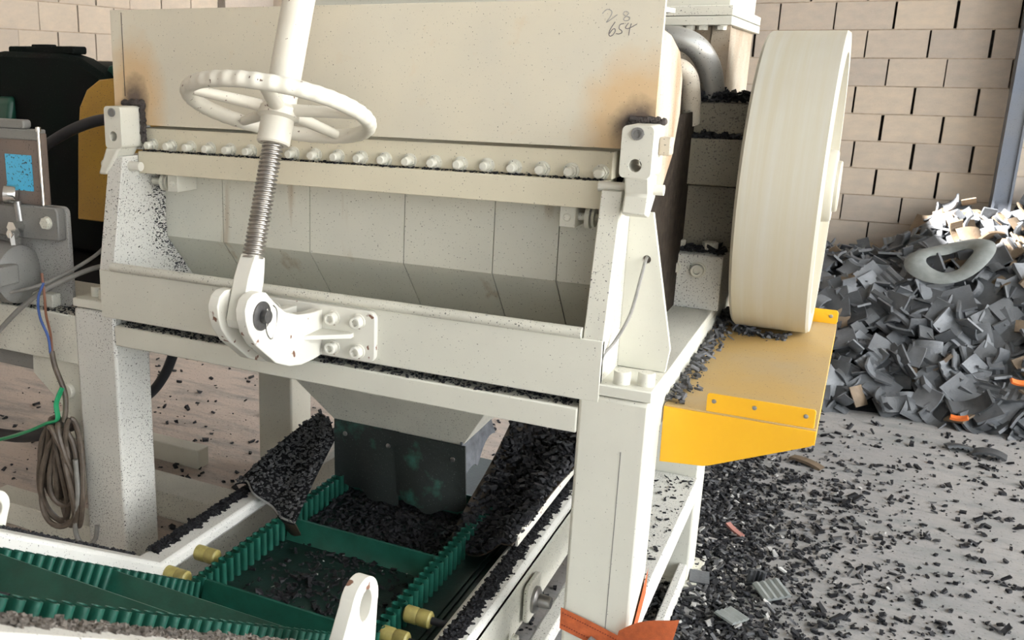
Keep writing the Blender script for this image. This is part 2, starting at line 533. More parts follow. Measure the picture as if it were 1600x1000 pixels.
def crumbs(name, pos, smin, smax, mat, parent=None, flat=0.7, seed=1, elong=0.5):
    """joined mesh of small irregular grains lying at the given points"""
    g = np.random.default_rng(seed)
    pos = np.asarray(pos, float)
    n = len(pos)
    base = np.array([(x, y, z) for z in (-0.6, 0.6) for y in (-0.65, 0.65) for x in (-0.75, 0.75)], float)
    s = smin + (smax - smin) * g.random(n) ** 2.2
    V = base[None] * (0.45 + 0.85 * g.random((n, 8, 3)))
    V[:, :, 0] *= (1 + elong * g.random(n) ** 2)[:, None]
    V[:, :, 2] *= flat
    a = g.random(n) * 2 * np.pi
    t = (g.random(n) - 0.5) * 1.2
    x = V[:, :, 0] * np.cos(t)[:, None] - V[:, :, 2] * np.sin(t)[:, None]
    z = V[:, :, 0] * np.sin(t)[:, None] + V[:, :, 2] * np.cos(t)[:, None]
    y = V[:, :, 1]
    X = x * np.cos(a)[:, None] - y * np.sin(a)[:, None]
    Y = x * np.sin(a)[:, None] + y * np.cos(a)[:, None]
    P = np.stack([X, Y, z], 2) * s[:, None, None]
    P[:, :, 2] -= P[:, :, 2].min(1)[:, None] + 0.15 * s[:, None]
    P += pos[:, None, :]
    F = np.array([(0, 2, 3, 1), (4, 5, 7, 6), (0, 1, 5, 4), (2, 6, 7, 3), (0, 4, 6, 2), (1, 3, 7, 5)])
    FF = (F[None] + 8 * np.arange(n)[:, None, None]).reshape(-1, 4)
    me = bpy.data.meshes.new(name)
    me.from_pydata(P.reshape(-1, 3).tolist(), [], FF.tolist())
    me.materials.append(M[mat])
    o = bpy.data.objects.new(name, me)
    o['kind'] = 'stuff'
    return finish(o, parent)


# ------------------------------------------------------------------ the setting
YW, XL = 6.2, -4.1
ROOF = 4.2
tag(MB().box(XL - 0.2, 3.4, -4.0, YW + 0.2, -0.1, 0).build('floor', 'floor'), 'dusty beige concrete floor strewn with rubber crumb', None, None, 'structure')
tag(MB().box(3.4, 40, -30, 40, -0.15, -0.02).box(-40, 3.4, -40, -4.0, -0.15, -0.02).box(-40, 3.4, YW + 0.2, 40, -0.15, -0.02).build('ground', 'sand'), 'sandy yard outside the open shed', None, None, 'structure')

BW, BH = 0.295, 0.1535
blk = MB()
blk.box(-0.5, 0.5, -0.5, 0.5, -0.5, 0.5)
BLOCK = blk.mesh('block', 'block', False)
ROW0 = 1.80 - 11 * BH                                           # a bed joint lies at 1.80


def block_row(parent, a0, a1, z, off, place):
    a = a0 - off
    while a < a1:
        gap = random.choice([0.005, 0.008, 0.011, 0.016])
        l = BW + random.uniform(-0.012, 0.012)
        o = bpy.data.objects.new('block', BLOCK)
        place(o, a + l / 2, l - gap, z)
        finish(o, parent)
        a += l


wb = tag(MB().box(XL, -3.8, YW + 0.06, YW + 0.2, 0, ROOF).box(-3.8, -2.1, YW + 0.06, YW + 0.2, 3.2, ROOF).box(-2.1, 6.0, YW + 0.06, YW + 0.2, 0, ROOF).build('wall_back', 'joint'), 'tan concrete block back wall with open dark joints', None, None, 'structure')  # doorway gap out of view, added to light the left floor


def pl_back(o, c, l, z):
    d = random.uniform(-0.004, 0.003)
    o.matrix_basis = Matrix.Translation((c, YW + 0.035 + d, z + BH / 2)) @ Matrix.Rotation(random.uniform(-0.004, 0.004), 4, 'Y') @ Matrix.Diagonal((l, 0.07, BH - 0.006, 1))


mort = MB()
for k in range(18):
    z = ROW0 + k * BH
    block_row(wb, -1.75, 1.95, z, 0.0 if k % 2 else 0.15, pl_back)
    mort.box(-1.75, 2.1, YW + 0.005, YW + 0.06, z - 0.0045, z + 0.0045)
mort.build('mortar', 'mortar', wb)
MB().box(XL, -3.8, YW, YW + 0.06, 0, ROOF).box(-3.8, -2.07, YW, YW + 0.06, 3.2, ROOF).box(2.2, 6.0, YW, YW + 0.06, 0, ROOF).box(-2.07, 2.2, YW, YW + 0.06, ROW0 + 18 * BH, ROOF).build('plain_course', 'block', wb)

wl = tag(MB().box(XL - 0.2, XL - 0.06, -4.0, YW + 0.2, 0, ROOF).build('wall_left', 'joint'), 'tan concrete block side wall behind the motor', None, None, 'structure')


def pl_left(o, c, l, z):
    o.matrix_basis = Matrix.Translation((XL - 0.035 + random.uniform(-0.003, 0.003), c, z + BH / 2)) @ Matrix.Diagonal((0.07, l, BH - 0.006, 1))


mort = MB()
for k in range(9):
    z = 1.733 - 3 * BH + k * BH
    block_row(wl, 3.0, 5.3, z, (0.0 if k % 2 else 0.145), pl_left)
    mort.box(XL - 0.06, XL - 0.004, 2.9, 5.4, z - 0.0045, z + 0.0045)
mort.build('mortar', 'mortar', wl)
zt = 1.733 - 3 * BH
MB().box(XL - 0.06, XL, -4, 2.85, 0, ROOF).box(XL - 0.06, XL, 5.6, YW, 0, ROOF).box(XL - 0.06, XL, 2.85, 5.6, 0, zt - 0.002).box(XL - 0.06, XL, 2.85, 5.6, zt + 9 * BH + 0.002, ROOF).build('plain_course', 'block', wl)

# roof with a gap that lets a shaft of sun onto the top of the heap
HP = Vector((0.52, 5.88, 0.89))
hit = HP + SUN_DIR * ((ROOF - HP.z) / SUN_DIR.z)
hx0, hx1, hy0, hy1 = hit.x - 0.34, hit.x + 0.20, hit.y - 0.34, hit.y + 0.14
tag(MB().box(XL - 0.3, hx0, -4.2, 9.0, ROOF, ROOF + 0.05).box(hx1, 3.4, -4.2, 9.0, ROOF, ROOF + 0.05)
    .box(hx0, hx1, -4.2, hy0, ROOF, ROOF + 0.05).box(hx0, hx1, hy1, 9.0, ROOF, ROOF + 0.05).build('ceiling', 'roofing'),
    'grey sheet roof of the shed with one missing piece', None, None, 'structure')

tag(MB().box(XL - 0.2, 1.5, -4.2, -4.0, 0, ROOF).build('front_bounce_wall', 'plaster'), 'pale plaster wall added to close off and bounce front light', None, None, 'structure')  # unseen wall, added to cut the front light and bounce some back
tag(MB().box(7.0, 7.3, -2.0, 9.0, 0, 6.0).build('yard_bounce_wall', 'bouncewhite'), 'white wall added across the yard to bounce sunlight inside', None, None, 'structure')  # invented wall out of view, bounces sun onto the right-facing sides
col = thing('steel_column', (0.64, 6.08, 0), 'blue grey steel column standing against the block wall', 'column')
MB().box(0.60, 0.612, 6.03, 6.17, 0, ROOF).box(0.676, 0.688, 6.03, 6.17, 0, ROOF).build('flange', 'column', col)
MB().box(0.612, 0.676, 6.04, 6.052, 0, ROOF).build('web', 'column', col)
MB().box(0.56, 0.73, 6.0, 6.185, 0, 0.012).build('base_plate', 'column', col)
# ------------------------------------------------------------------ the crusher
XA, XB = -1.947, -0.337                                          # outer faces of the legs
cr = thing('rubber_crusher', (-1.14, 2.4, 0), 'cream painted rubber crusher on square legs with bolted screen housing', 'machine')

for (x, y) in ((XA, 1.9), (XB - 0.15, 1.9), (XA, 2.81), (XB - 0.15, 2.81)):
    near = y < 2
    lg = MB().box(x, x + 0.15, y, y + 0.143, 0, 0.885 if near else 0.79).build('leg', 'creamspeck' if (x < -1 and near) else 'cream', cr, 0.008)
    if near and x > -1:
        MB().box(x + 0.098, x + 0.0995, y - 0.0006, y + 0.002, 0.02, 0.77).build('weld_seam', 'greyunit', lg)
    MB().box(x - 0.03, x + 0.18, y - 0.03, y + 0.173, 0, 0.012).build('foot_plate', 'creamdirty', lg, 0.002)

MB().box(-1.797, -0.487, 1.9, 1.96, 0.793, 0.851).build('frame_beam', 'cream', cr, 0.004)
MB().box(XB - 0.15, XB, 2.043, 3.35, 0.79, 0.885).build('frame_beam', 'cream', cr, 0.004)
MB().box(XA, XA + 0.15, 2.043, 3.35, 0.79, 0.885).build('frame_beam', 'creamdirty', cr, 0.004)
MB().box(XA + 0.15, XB - 0.15, 2.83, 2.9, 0.79, 0.851).build('frame_beam', 'creamdirty', cr, 0.004)
MB().box(XB - 0.14, XB, 2.043, 2.81, 0.285, 0.362).build('side_rail', 'creamspeck', cr, 0.004)
MB().box(XB - 0.03, XB - 0.005, 2.3, 2.81, 0.0, 0.07).build('side_rail', 'creamspeck', cr, 0.004)

# base ring of the upper body, with feet standing out left and right
MB().box(XA - 0.002, XB + 0.002, 1.9, 2.05, 0.888, 0.913).build('base_plate', 'cream', cr, 0.003)
bp_r = MB().box(-0.445, XB + 0.002, 2.052, 3.35, 0.888, 0.911).build('base_plate', 'creamdirty', cr, 0.003)
MB().box(XA - 0.002, -1.79, 2.052, 3.35, 0.888, 0.911).build('base_plate', 'creamdirty', cr, 0.003)
for x, y in ((-0.405, 1.93), (-0.358, 1.945), (-1.905, 1.955), (-1.862, 1.94)):
    put(CAP, 'foot_bolt', (x, y, 0.913), (0, 0, 1), cr, 0.85)

# front plate with the round bar on its upper edge
fp = MB().box(-1.84, -0.444, 1.899, 1.915, 0.872, 1.007).build('front_plate', 'cream', cr, 0.002)
MB().box(-1.795, -0.487, 1.925, 2.0, 0.862, 0.887).build('seal_strip', 'greyunit', cr)
MB().cyl((-1.795, 1.902, 1.018), (-0.49, 1.902, 1.018), 0.0125, 18).build('round_bar', 'creamdirty', cr)

# end plates
EP = [(1.9, 0.885), (1.9, 1.0), (1.962, 1.313), (2.14, 1.313), (2.3, 1.40), (2.75, 1.40), (2.75, 0.885)]
epr = MB().prism(EP, 'x', -0.487, -0.444).build('end_plate', 'creamdirty', cr, 0.002)
MB().prism([(2.064, 0.915), (2.064, 1.39), (2.3, 1.45), (2.745, 1.45), (2.745, 0.915)], 'x', -0.4442, -0.441).build('side_casing', 'casing', cr)  # thin black brown plate over the outer face of the end plate
epl = MB().prism(EP, 'x', -1.84, -1.79).build('end_plate', 'creamspeck', cr, 0.002)
hole = circle2(-0.4, 1.16, 0.009, 14)
stf = MB().plate([(-0.444, 0.913), (-0.339, 0.913), (-0.333, 0.967), (-0.394, 1.262), (-0.444, 1.262)], [hole], 'y', 2.05, 2.062).build('stiffener', 'cream', cr, 0.0012)
MB().tube(catmull([(-0.4, 2.10, 1.168), (-0.4, 2.045, 1.162), (-0.402, 2.02, 1.13), (-0.412, 1.99, 1.05), (-0.432, 1.955, 0.995), (-0.4445, 1.92, 0.975), (-0.447, 1.905, 0.955)], 6), 0.0036, 8).build('cable', 'greycable', stf)
MB().prism([(-1.945, 0.913), (-1.84, 0.913), (-1.84, 1.26), (-1.89, 1.26)], 'y', 2.05, 2.062).build('stiffener', 'cream', cr, 0.0012)

# belly: the screen housing, plates side by side
xs = [-1.79, -1.585, -1.30, -1.02, -0.78, -0.62, -0.487]
BEL = [(2.13, 1.29), (2.13, 1.072), (2.36, 0.80)]
for i in range(6):
    x0, x1 = xs[i] + 0.0012, xs[i + 1] - 0.0012
    b = MB()
    inn = [(p[0] + 0.014, p[1]) for p in BEL]
    b.prism(BEL + inn[::-1], 'x', x0, x1)
    b.build('screen_panel', 'belly', cr)
MB().box(-1.79, -0.487, 2.17, 3.0, 1.09, 1.40).prism([(2.17, 1.09), (2.40, 0.80), (2.95, 0.80), (3.0, 1.09)], 'x', -1.79, -0.487).build('housing_core', 'dark', cr)

MB().box(-1.789, -0.488, 2.052, 2.262, 0.903, 0.912).build('bounce_plate', 'cream', cr)  # plate added in the trough to throw light up onto the panels
# flange bars with their row of bolts
MB().box(-1.802, -0.488, 2.048, 2.14, 1.326, 1.386).build('flange_bar', 'creamwarm', cr, 0.002)
MB().box(-1.815, -1.788, 2.042, 2.08, 1.326, 1.392).build('end_block', 'creamspeck', cr, 0.003)
fb2 = MB().box(-1.787, -0.496, 2.02, 2.13, 1.264, 1.3245).build('flange_bar', 'creamwarm', cr, 0.002)
for i in range(20):
    x = -1.755 + i * (1.755 - 0.512) / 19
    put(BOLT, 'bolt', (x, 2.048, 1.3405), (0, -1, 0), cr, 1.3, random.random())
dirt = []
for i in range(420):
    dirt.append((random.uniform(-1.78, -0.5), random.uniform(2.022, 2.046), 1.3245))
crumbs('dirt_line', dirt, 0.002, 0.005, 'crumb', cr, seed=3)
spat = []
for i in range(900):
    t = random.random()
    yb = 2.13 if t < 0.6 else 2.13 + (t - 0.6) / 0.4 * 0.10
    z = 1.25 - 0.30 * t
    spat.append((-1.7905, yb - abs(random.gauss(0, 0.035)), z + random.gauss(0, 0.01)))
crumbs('black_spatter', spat, 0.0012, 0.0042, 'crumb', cr, 0.6, 4)
# swing bolts under the lower flange bar
for sx, x in ((1, -1.735), (-1, -0.535)):
    sb = MB().cyl((x - 0.008, 2.075, 1.238), (x + 0.002, 2.075, 1.238), 0.026, 20).cyl((x + 0.006, 2.075, 1.238), (x + 0.012, 2.075, 1.238), 0.022, 20).cyl((x - 0.05 * sx, 2.075, 1.238), (x + 0.055 * sx, 2.075, 1.238), 0.009, 12).build('swing_bolt', 'creamdirty', cr)
    MB().box(min(x + 0.026 * sx, x + 0.062 * sx), max(x + 0.026 * sx, x + 0.062 * sx), 2.045, 2.13, 1.215, 1.262).cyl((x + 0.044 * sx, 2.045, 1.238), (x + 0.044 * sx, 2.040, 1.238), 0.009, 16).build('clamp_block', 'cream', sb, 0.003)

# hood
hd = MB().box(-1.876, -0.405, 2.035, 2.047, 1.394, 1.697).build('hood_front', 'hood', cr, 0.001)
MB().box(-1.8365, -1.835, 2.0338, 2.036, 1.47, 1.69).build('seam', 'weld', hd)
MB().prism([(2.047, 1.697), (2.75, 1.72), (2.75, 1.708), (2.047, 1.685)], 'x', -1.87, -0.52).build('hood_top', 'creamdirty', cr)
MB().prism([(2.047, 1.40), (2.047, 1.64), (2.15, 1.63), (2.26, 1.60), (2.32, 1.54), (2.33, 1.46), (2.28, 1.36), (2.2, 1.30), (2.12, 1.30)], 'x', -0.43, -0.408).build('hood_side', 'rustpaint', cr, 0.006)
MB().prism([(2.047, 1.40), (2.047, 1.69), (2.7, 1.71), (2.7, 1.40)], 'x', -1.86, -1.845).build('hood_side', 'creamdirty', cr)
ink = MB(); faint = MB()
Hn = {'two': [(-0.5314, 1.6677), (-0.5261, 1.6737), (-0.5205, 1.6763), (-0.5133, 1.6735), (-0.5117, 1.6679), (-0.5156, 1.6592), (-0.5219, 1.6504), (-0.5131, 1.6558), (-0.5, 1.6653)],
      'eight': [(-0.4775, 1.6696), (-0.4845, 1.6719), (-0.4875, 1.6665), (-0.4814, 1.662), (-0.4744, 1.6597), (-0.4762, 1.6543), (-0.483, 1.6533), (-0.4867, 1.6566), (-0.4814, 1.662), (-0.4763, 1.6685)],
      'six': [(-0.5035, 1.6513), (-0.5096, 1.6414), (-0.5145, 1.6303), (-0.5128, 1.6236), (-0.5071, 1.6247), (-0.502, 1.6325), (-0.5036, 1.638), (-0.5091, 1.6347), (-0.5132, 1.6281)],
      'five': [(-0.4848, 1.6478), (-0.4927, 1.6457), (-0.4943, 1.6379), (-0.4895, 1.6346), (-0.4879, 1.6301), (-0.4935, 1.6274), (-0.4999, 1.628)],
      'four': [(-0.4758, 1.6488), (-0.4808, 1.6411), (-0.4794, 1.6378), (-0.4727, 1.6389), (-0.4586, 1.6464)],
      'stem': [(-0.47, 1.6476), (-0.4725, 1.6367), (-0.4737, 1.624)]}
for k, p in Hn.items():
    (faint if k in ('two', 'eight') else ink).tube(catmull([(x, 2.0349, z) for x, z in p], 4), 0.0009, 6, flat=1)
ink.build('handwriting', 'ink', hd, label='handwritten 654 in dark marker')
faint.build('handwriting', 'inkfaint', hd, label='faded handwritten 2 8 above the 654')

# hinges
hr = MB().plate(rrect(-0.447, -0.384, 1.345, 1.449, 0.011), [circle2(-0.416, 1.433, 0.0125), circle2(-0.416, 1.37, 0.013)], 'y', 1.93, 2.034).build('hinge_block', 'cream', cr, 0.002)
MB().lathe([(0.0125, 0), (0.0125, 0.004), (0.008, 0.004), (0.007, -0.012), (0.0005, -0.012)], (-0.416, 1.93, 1.433), (0, -1, 0), 20).build('socket_screw', 'greyunit', hr)
MB().prism([(1.93, 1.347), (1.945, 1.31), (1.93, 1.272), (1.965, 1.262), (2.01, 1.30), (2.01, 1.347)], 'x', -0.436, -0.386).build('hinge_knuckle', 'cream', hr, 0.004)
MB().cyl((-0.5, 1.99, 1.318), (-0.366, 1.99, 1.318), 0.011, 16).build('hinge_pin', 'clevis', hr)
MB().prism(rrect(1.985, 2.02, 1.388, 1.425, 0.006), 'x', -0.384, -0.360).build('stop_block', 'rustpaint', hr, 0.003)
hl = MB().plate(rrect(-1.838, -1.78, 1.335, 1.446, 0.010), [circle2(-1.809, 1.43, 0.0115), circle2(-1.809, 1.367, 0.013)], 'y', 1.95, 2.034).build('hinge_block', 'cream', cr, 0.002)
MB().lathe([(0.0115, 0), (0.0115, 0.004), (0.0075, 0.004), (0.0065, -0.012), (0.0005, -0.012)], (-1.809, 1.95, 1.43), (0, -1, 0), 20).build('socket_screw', 'greyunit', hl)
MB().hexa([(-1.872, 1.95, 1.262), (-1.842, 1.95, 1.262), (-1.842, 2.03, 1.262), (-1.872, 2.03, 1.262)], [(-1.838, 1.95, 1.337), (-1.79, 1.95, 1.337), (-1.79, 2.03, 1.337), (-1.838, 2.03, 1.337)]).build('hinge_knuckle', 'cream', hl, 0.006)
MB().cyl((-1.885, 1.99, 1.286), (-1.752, 1.99, 1.286), 0.0125, 16).build('hinge_pin', 'clevis', hl)
for par, x, zz in ((hl, -1.772, (1.35, 1.45)), (hr, -0.452, (1.36, 1.45))):
    wm = MB()
    for i in range(22):
        z = zz[0] + (zz[1] - zz[0]) * i / 21
        wm.lathe([(0.001, -0.007), (0.006, -0.005), (0.0085, 0), (0.006, 0.005), (0.001, 0.007)], (x + random.uniform(-0.004, 0.004), 2.029, z), (random.uniform(-.4, .4), -0.3, 1), 8)
    for i in range(12):
        wm.lathe([(0.001, -0.007), (0.006, -0.005), (0.0085, 0), (0.006, 0.005), (0.001, 0.007)], (x + (0.066 if x > -1 else -0.066) * i / 11, 2.029, zz[1] + 0.004 + random.uniform(-.003, .003)), (1, -0.3, 0.3), 8)
    wm.build('weld_bead', 'weld', par)

# bearing pedestal, three stacked bearing blocks, pipes and feed hopper at the flywheel end
ped = MB().prism([(2.7, 0.911), (2.7, 1.062), (2.715, 1.068), (3.1, 1.068), (3.1, 0.911)], 'x', -0.486, -0.322).build('bearing_pedestal', 'creamspeck', cr, 0.003)
put(SOCKC, 'bolt', (-0.386, 2.7, 1.022), (0, -1, 0), ped, 1.1)
put(SOCKC, 'bolt', (-0.452, 2.7, 1.025), (0, -1, 0), ped, 1.1)
for x in (-0.452, -0.365):
    MB().prism(circle2(x, 2.735, 0.022, 6), 'z', 1.068, 1.098).build('pedestal_bolt', 'creamdirty', ped, 0.002)
MB().box(-0.470, -0.303, 2.76, 3.05, 1.068, 1.250).build('bearing_block', 'bearing', cr, 0.004)
MB().box(-0.486, -0.300, 2.72, 3.05, 1.254, 1.380).build('bearing_block', 'bearing', cr, 0.004)
MB().prism([(2.76, 1.384), (2.80, 1.474), (3.03, 1.474), (3.03, 1.384)], 'x', -0.470, -0.292).build('bearing_block', 'bearing', cr, 0.004)
MB().tube(catmull([(-0.66, 2.75, 1.63), (-0.54, 2.75, 1.645), (-0.47, 2.76, 1.628), (-0.428, 2.79, 1.575), (-0.412, 2.83, 1.50), (-0.41, 2.86, 1.44)], 6), 0.031, 18).build('pipe', 'pipegrey', cr)
MB().tube(catmull([(-0.60, 2.66, 1.545), (-0.50, 2.66, 1.565), (-0.462, 2.68, 1.545), (-0.452, 2.71, 1.49), (-0.452, 2.74, 1.42)], 6), 0.026, 16).build('pipe', 'rustpaint', cr)
hop = MB().box(-1.85, -0.405, 2.93, 3.5, 1.41, 1.682).build('feed_hopper', 'rustpaint', cr, 0.003)
MB().box(-1.9, -0.39, 2.88, 3.55, 1.682, 1.706).build('hopper_flange', 'cream', hop, 0.002)
MB().box(-1.9, -0.39, 2.88, 3.55, 1.708, 1.735).build('hopper_flange', 'creamdirty', hop, 0.002)
MB().box(-1.85, -0.405, 2.93, 3.5, 1.735, 2.15).build('hopper_wall', 'cream', hop, 0.003)
MB().box(-0.445, -0.396, 2.915, 2.93, 1.41, 1.682).build('hopper_rib', 'rustpaint', hop)
for x in (-0.54, -0.505, -0.47, -0.42):
    put(HEXBIG, 'bolt', (x, 2.90, 1.682), (0, 0, -1), hop, 0.8)
for i in range(6):
    put(HEXBIG, 'bolt', (-1.80 + i * 0.09, 2.90, 1.735), (0, 0, 1), hop, 0.8)

# discharge chute with rubber skirt
ch = MB()
ch.hexa([(-1.37, 2.4, 0.485), (-0.946, 2.4, 0.485), (-0.946, 2.62, 0.485), (-1.37, 2.62, 0.485)],
        [(-1.63, 2.19, 0.86), (-0.70, 2.19, 0.86), (-0.70, 2.83, 0.86), (-1.63, 2.83, 0.86)])
chute = ch.build('discharge_chute', 'creamdirty', cr, 0.002)


def skirt(x0, x1, y0, zb, amp, ph, tilt):
    def fn(u, v):
        x = x0 + (x1 - x0) * u
        zbot = zb + 0.012 * math.sin(u * 5 + ph) + 0.006 * math.sin(u * 17 + ph)
        z = 0.495 + (zbot - 0.495) * v
        y = y0 - 0.004 - tilt * v + amp * v * math.sin(u * 6.0 + ph)
        return (x + 0.012 * v * math.sin(ph), y, z)
    return MB().grid(fn, 18, 8, (0, 0.006, 0))


sk = skirt(-1.372, -1.148, 2.395, 0.272, 0.012, 0.5, 0.01).build('rubber_skirt', 'skirt', chute)
for x, z in ((-1.33, 0.455), (-1.18, 0.445)):
    put(RIVET, 'rivet', (x, 2.387, z), (0, -1, 0), chute, 1.6)
skirt(-1.157, -0.930, 2.387, 0.285, 0.016, 2.2, 0.012).build('rubber_skirt', 'skirt', chute)
put(RIVET, 'rivet', (-0.965, 2.378, 0.45), (0, -1, 0), chute, 1.6)


def sideflap(u, v):
    y = 2.385 + 0.20 * u
    z = 0.505 + 0.015 * u + (-0.105 + 0.02 * math.sin(u * 9) - 0.04 * u * (1 - u) + 0.05 * u) * v
    return (-0.940 + 0.012 * v + 0.012 * u + 0.008 * v * math.sin(u * 7), y, z)


MB().grid(sideflap, 14, 6, (-0.006, 0, 0)).build('rubber_skirt', 'flap', chute)

# platform on the left of the frame
MB().box(-2.75, -1.945, 1.902, 2.25, 0.712, 0.858).build('platform_beam', 'creamdirty', cr, 0.004)
MB().box(-2.75, -2.13, 1.93, 2.25, 0.655, 0.712).build('platform_beam', 'greyunit', cr, 0.004)
MB().box(-2.9, -1.95, 2.25, 3.3, 0.70, 0.85).build('platform_deck', 'dark', cr)
gs = MB().prism([(-2.142, 0.712), (-1.945, 0.712), (-1.945, 0.475), (-2.036, 0.57), (-2.146, 0.655)], 'y', 1.915, 1.93).build('gusset', 'creamdirty', cr, 0.002)
MB().cyl((-2.0, 1.99, 0.622), (-2.0, 1.900, 0.622), 0.022, 20).build('pipe_stub', 'creamdirty', gs, 0.002)
# floor rails between the legs
MB().box(-2.45, -1.56, 2.36, 2.50, 0.0, 0.10).build('floor_rail', 'creamdirty', cr, 0.004)
MB().box(-2.6, -1.95, 2.06, 2.16, 0.0, 0.085).build('floor_rail', 'creamdirty', cr, 0.004)
MB().box(-3.0, -2.2, 2.75, 2.82, 0.0, 0.08).build('floor_rail', 'cream', cr, 0.004)

# ------------------------------------------------------------------ flywheel
FX0, FX1, FY, FZ, FR = -0.287, -0.0907, 2.90, 1.255, 0.411
fw = thing('flywheel', (-0.19, FY, FZ - FR), 'large pale cream flywheel with wide smooth rim above the yellow tray', 'flywheel')
xo = (FX0 + FX1) / 2
L_ = FX1 - FX0
MB().lathe([(FR - 0.045, 0.02), (FR - 0.045, 0.0), (FR - 0.006, 0.0), (FR, 0.007), (FR, L_ - 0.007), (FR - 0.005, L_), (FR - 0.055, L_), (FR - 0.062, L_ - 0.05), (FR - 0.062, L_ - 0.07), (FR - 0.045, 0.02)],
           (FX0, FY, FZ), (1, 0, 0), 128, False).build('rim', 'whitewheel', fw, 0, None, 30)
MB().lathe([(0.0005, 0.06), (FR - 0.05, 0.06), (FR - 0.05, L_ - 0.075), (0.0005, L_ - 0.075)], (FX0, FY, FZ), (1, 0, 0), 96, False).build('web', 'whitewheel', fw)
MB().lathe([(0.0005, L_ - 0.09), (0.105, L_ - 0.09), (0.105, L_ - 0.02), (0.10, L_ - 0.015), (0.098, L_ + 0.006), (0.094, L_ + 0.012), (0.0005, L_ + 0.012)], (FX0, FY, FZ), (1, 0, 0), 48, False).build('hub', 'whitewheel', fw, 0.002)
MB().lathe([(0.0005, L_), (0.07, L_), (0.07, L_ + 0.02), (0.067, L_ + 0.024), (0.0005, L_ + 0.024)], (FX0, FY, FZ), (1, 0, 0), 40, False).build('hub_cap', 'whitewheel', fw)
MB().cyl((-0.47, FY, FZ), (FX0 + 0.08, FY, FZ), 0.05, 24).build('shaft', 'steel', fw)

# ------------------------------------------------------------------ yellow tray under the flywheel
yt = thing('flywheel_guard', (-0.18, 2.5, 0.7), 'yellow sheet metal guard tray under the flywheel', 'guard')
YS, YE, ZT = 2.052, 3.03, 0.84
MB().box(-0.334, -0.0265, YS, YE, ZT - 0.006, ZT).build('tray_top', 'yellowdusty', yt, 0.001)
MB().prism([(-0.334, ZT - 0.003), (-0.0265, ZT - 0.003), (-0.0265, 0.812), (-0.033, 0.803), (-0.225, 0.719), (-0.240, 0.714), (-0.332, 0.706)], 'y', YS - 0.004, YS).build('front_panel', 'yellow', yt, 0.001)
MB().prism([(-0.334, ZT - 0.003), (-0.0265, ZT - 0.003), (-0.0265, 0.812), (-0.225, 0.719), (-0.332, 0.706)], 'y', YE - 0.004, YE).build('back_panel', 'yellow', yt)
MB().box(-0.0305, -0.0265, YS, YE, 0.805, ZT - 0.004).build('edge_strip', 'yellow', yt)
fl = MB().prism(rrect(-0.247, -0.032, ZT - 0.002, ZT + 0.041, 0.006), 'y', YS + 0.004, YS + 0.008).build('bolting_flange', 'yellow', yt, 0.001)
for x in (-0.232, -0.15, -0.05):
    put(RIVET, 'rivet', (x, YS + 0.004, ZT + 0.024), (0, -1, 0), fl)
fl2 = MB().prism(rrect(-0.247, -0.026, ZT - 0.002, ZT + 0.041, 0.010), 'y', YE - 0.008, YE - 0.004).build('bolting_flange', 'yellow', yt, 0.001)
put(RIVET, 'rivet', (-0.045, YE - 0.008, ZT + 0.022), (0, -1, 0), fl2, 1.2)

# ------------------------------------------------------------------ screw jack with hand wheel
XJ = -1.162
PIN = Vector((XJ, 1.624, 1.034))
AX = Vector((0, 0.335, 0.942)).normalized()
sj = thing('screw_jack', (XJ, 1.9, 0.87), 'threaded screw jack with spoked white hand wheel in a clevis bracket', 'hand wheel')


def onax(s):
    return PIN + AX * s


EAR = [(1.622, 1.087), (1.645, 1.081), (1.664, 1.064), (1.688, 1.043), (1.722, 1.021), (1.773, 1.003), (1.827, 0.995), (1.883, 0.992), (1.883, 0.88), (1.843, 0.877), (1.788, 0.878), (1.735, 0.889), (1.68, 0.912), (1.642, 0.942), (1.605, 0.971), (1.579, 1.005), (1.569, 1.034), (1.567, 1.058), (1.577, 1.077), (1.595, 1.086)]
for x0 in (-1.141, -1.213):
    ear = MB().prism(EAR, 'x', x0, x0 + 0.027).build('clevis_ear', 'clevis', sj, 0.0025)
base = MB().prism(rrect(-1.356, -0.972, 0.878, 1.003, 0.018), 'y', 1.883, 1.899).build('clevis_plate', 'clevis', sj, 0.002)
for x in (-1.084, -1.016, -1.25, -1.312):
    for z in (0.975, 0.902):
        put(SOCK, 'bolt', (x, 1.883, z), (0, -1, 0), base, 1.15)
for x0, x1 in ((-1.114, -1.028), (-1.213, -1.299)):
    MB().add([(x0, 1.80, 0.935), (x0, 1.883, 0.935), (x1, 1.883, 0.935), (x1, 1.868, 0.935), (x0, 1.80, 0.946), (x0, 1.883, 0.946), (x1, 1.883, 0.946), (x1, 1.868, 0.946)],
             [(3, 2, 1, 0), (4, 5, 6, 7), (0, 1, 5, 4), (1, 2, 6, 5), (2, 3, 7, 6), (3, 0, 4, 7)]).build('rib', 'clevis', base, 0.001)
pn = MB().cyl((-1.235, PIN.y, PIN.z), (-1.094, PIN.y, PIN.z), 0.0145, 24).build('pin', 'steeldark', sj, 0.001)
MB().lathe([(0.0145, 0), (0.032, 0), (0.032, 0.004), (0.024, 0.006), (0.0145, 0.006)], (-1.114, PIN.y, PIN.z), (1, 0, 0), 28, False).build('washer', 'steeldark', pn)
MB().tube(catmull([(-1.10, PIN.y + 0.002, PIN.z + 0.018), (-1.10, PIN.y - 0.002, PIN.z - 0.03), (-1.097, PIN.y + 0.012, PIN.z - 0.052), (-1.096, PIN.y + 0.03, PIN.z - 0.035), (-1.096, PIN.y + 0.034, PIN.z + 0.005), (-1.098, PIN.y + 0.022, PIN.z + 0.022)], 6), 0.0016, 8).build('cotter_pin', 'chrome', pn)
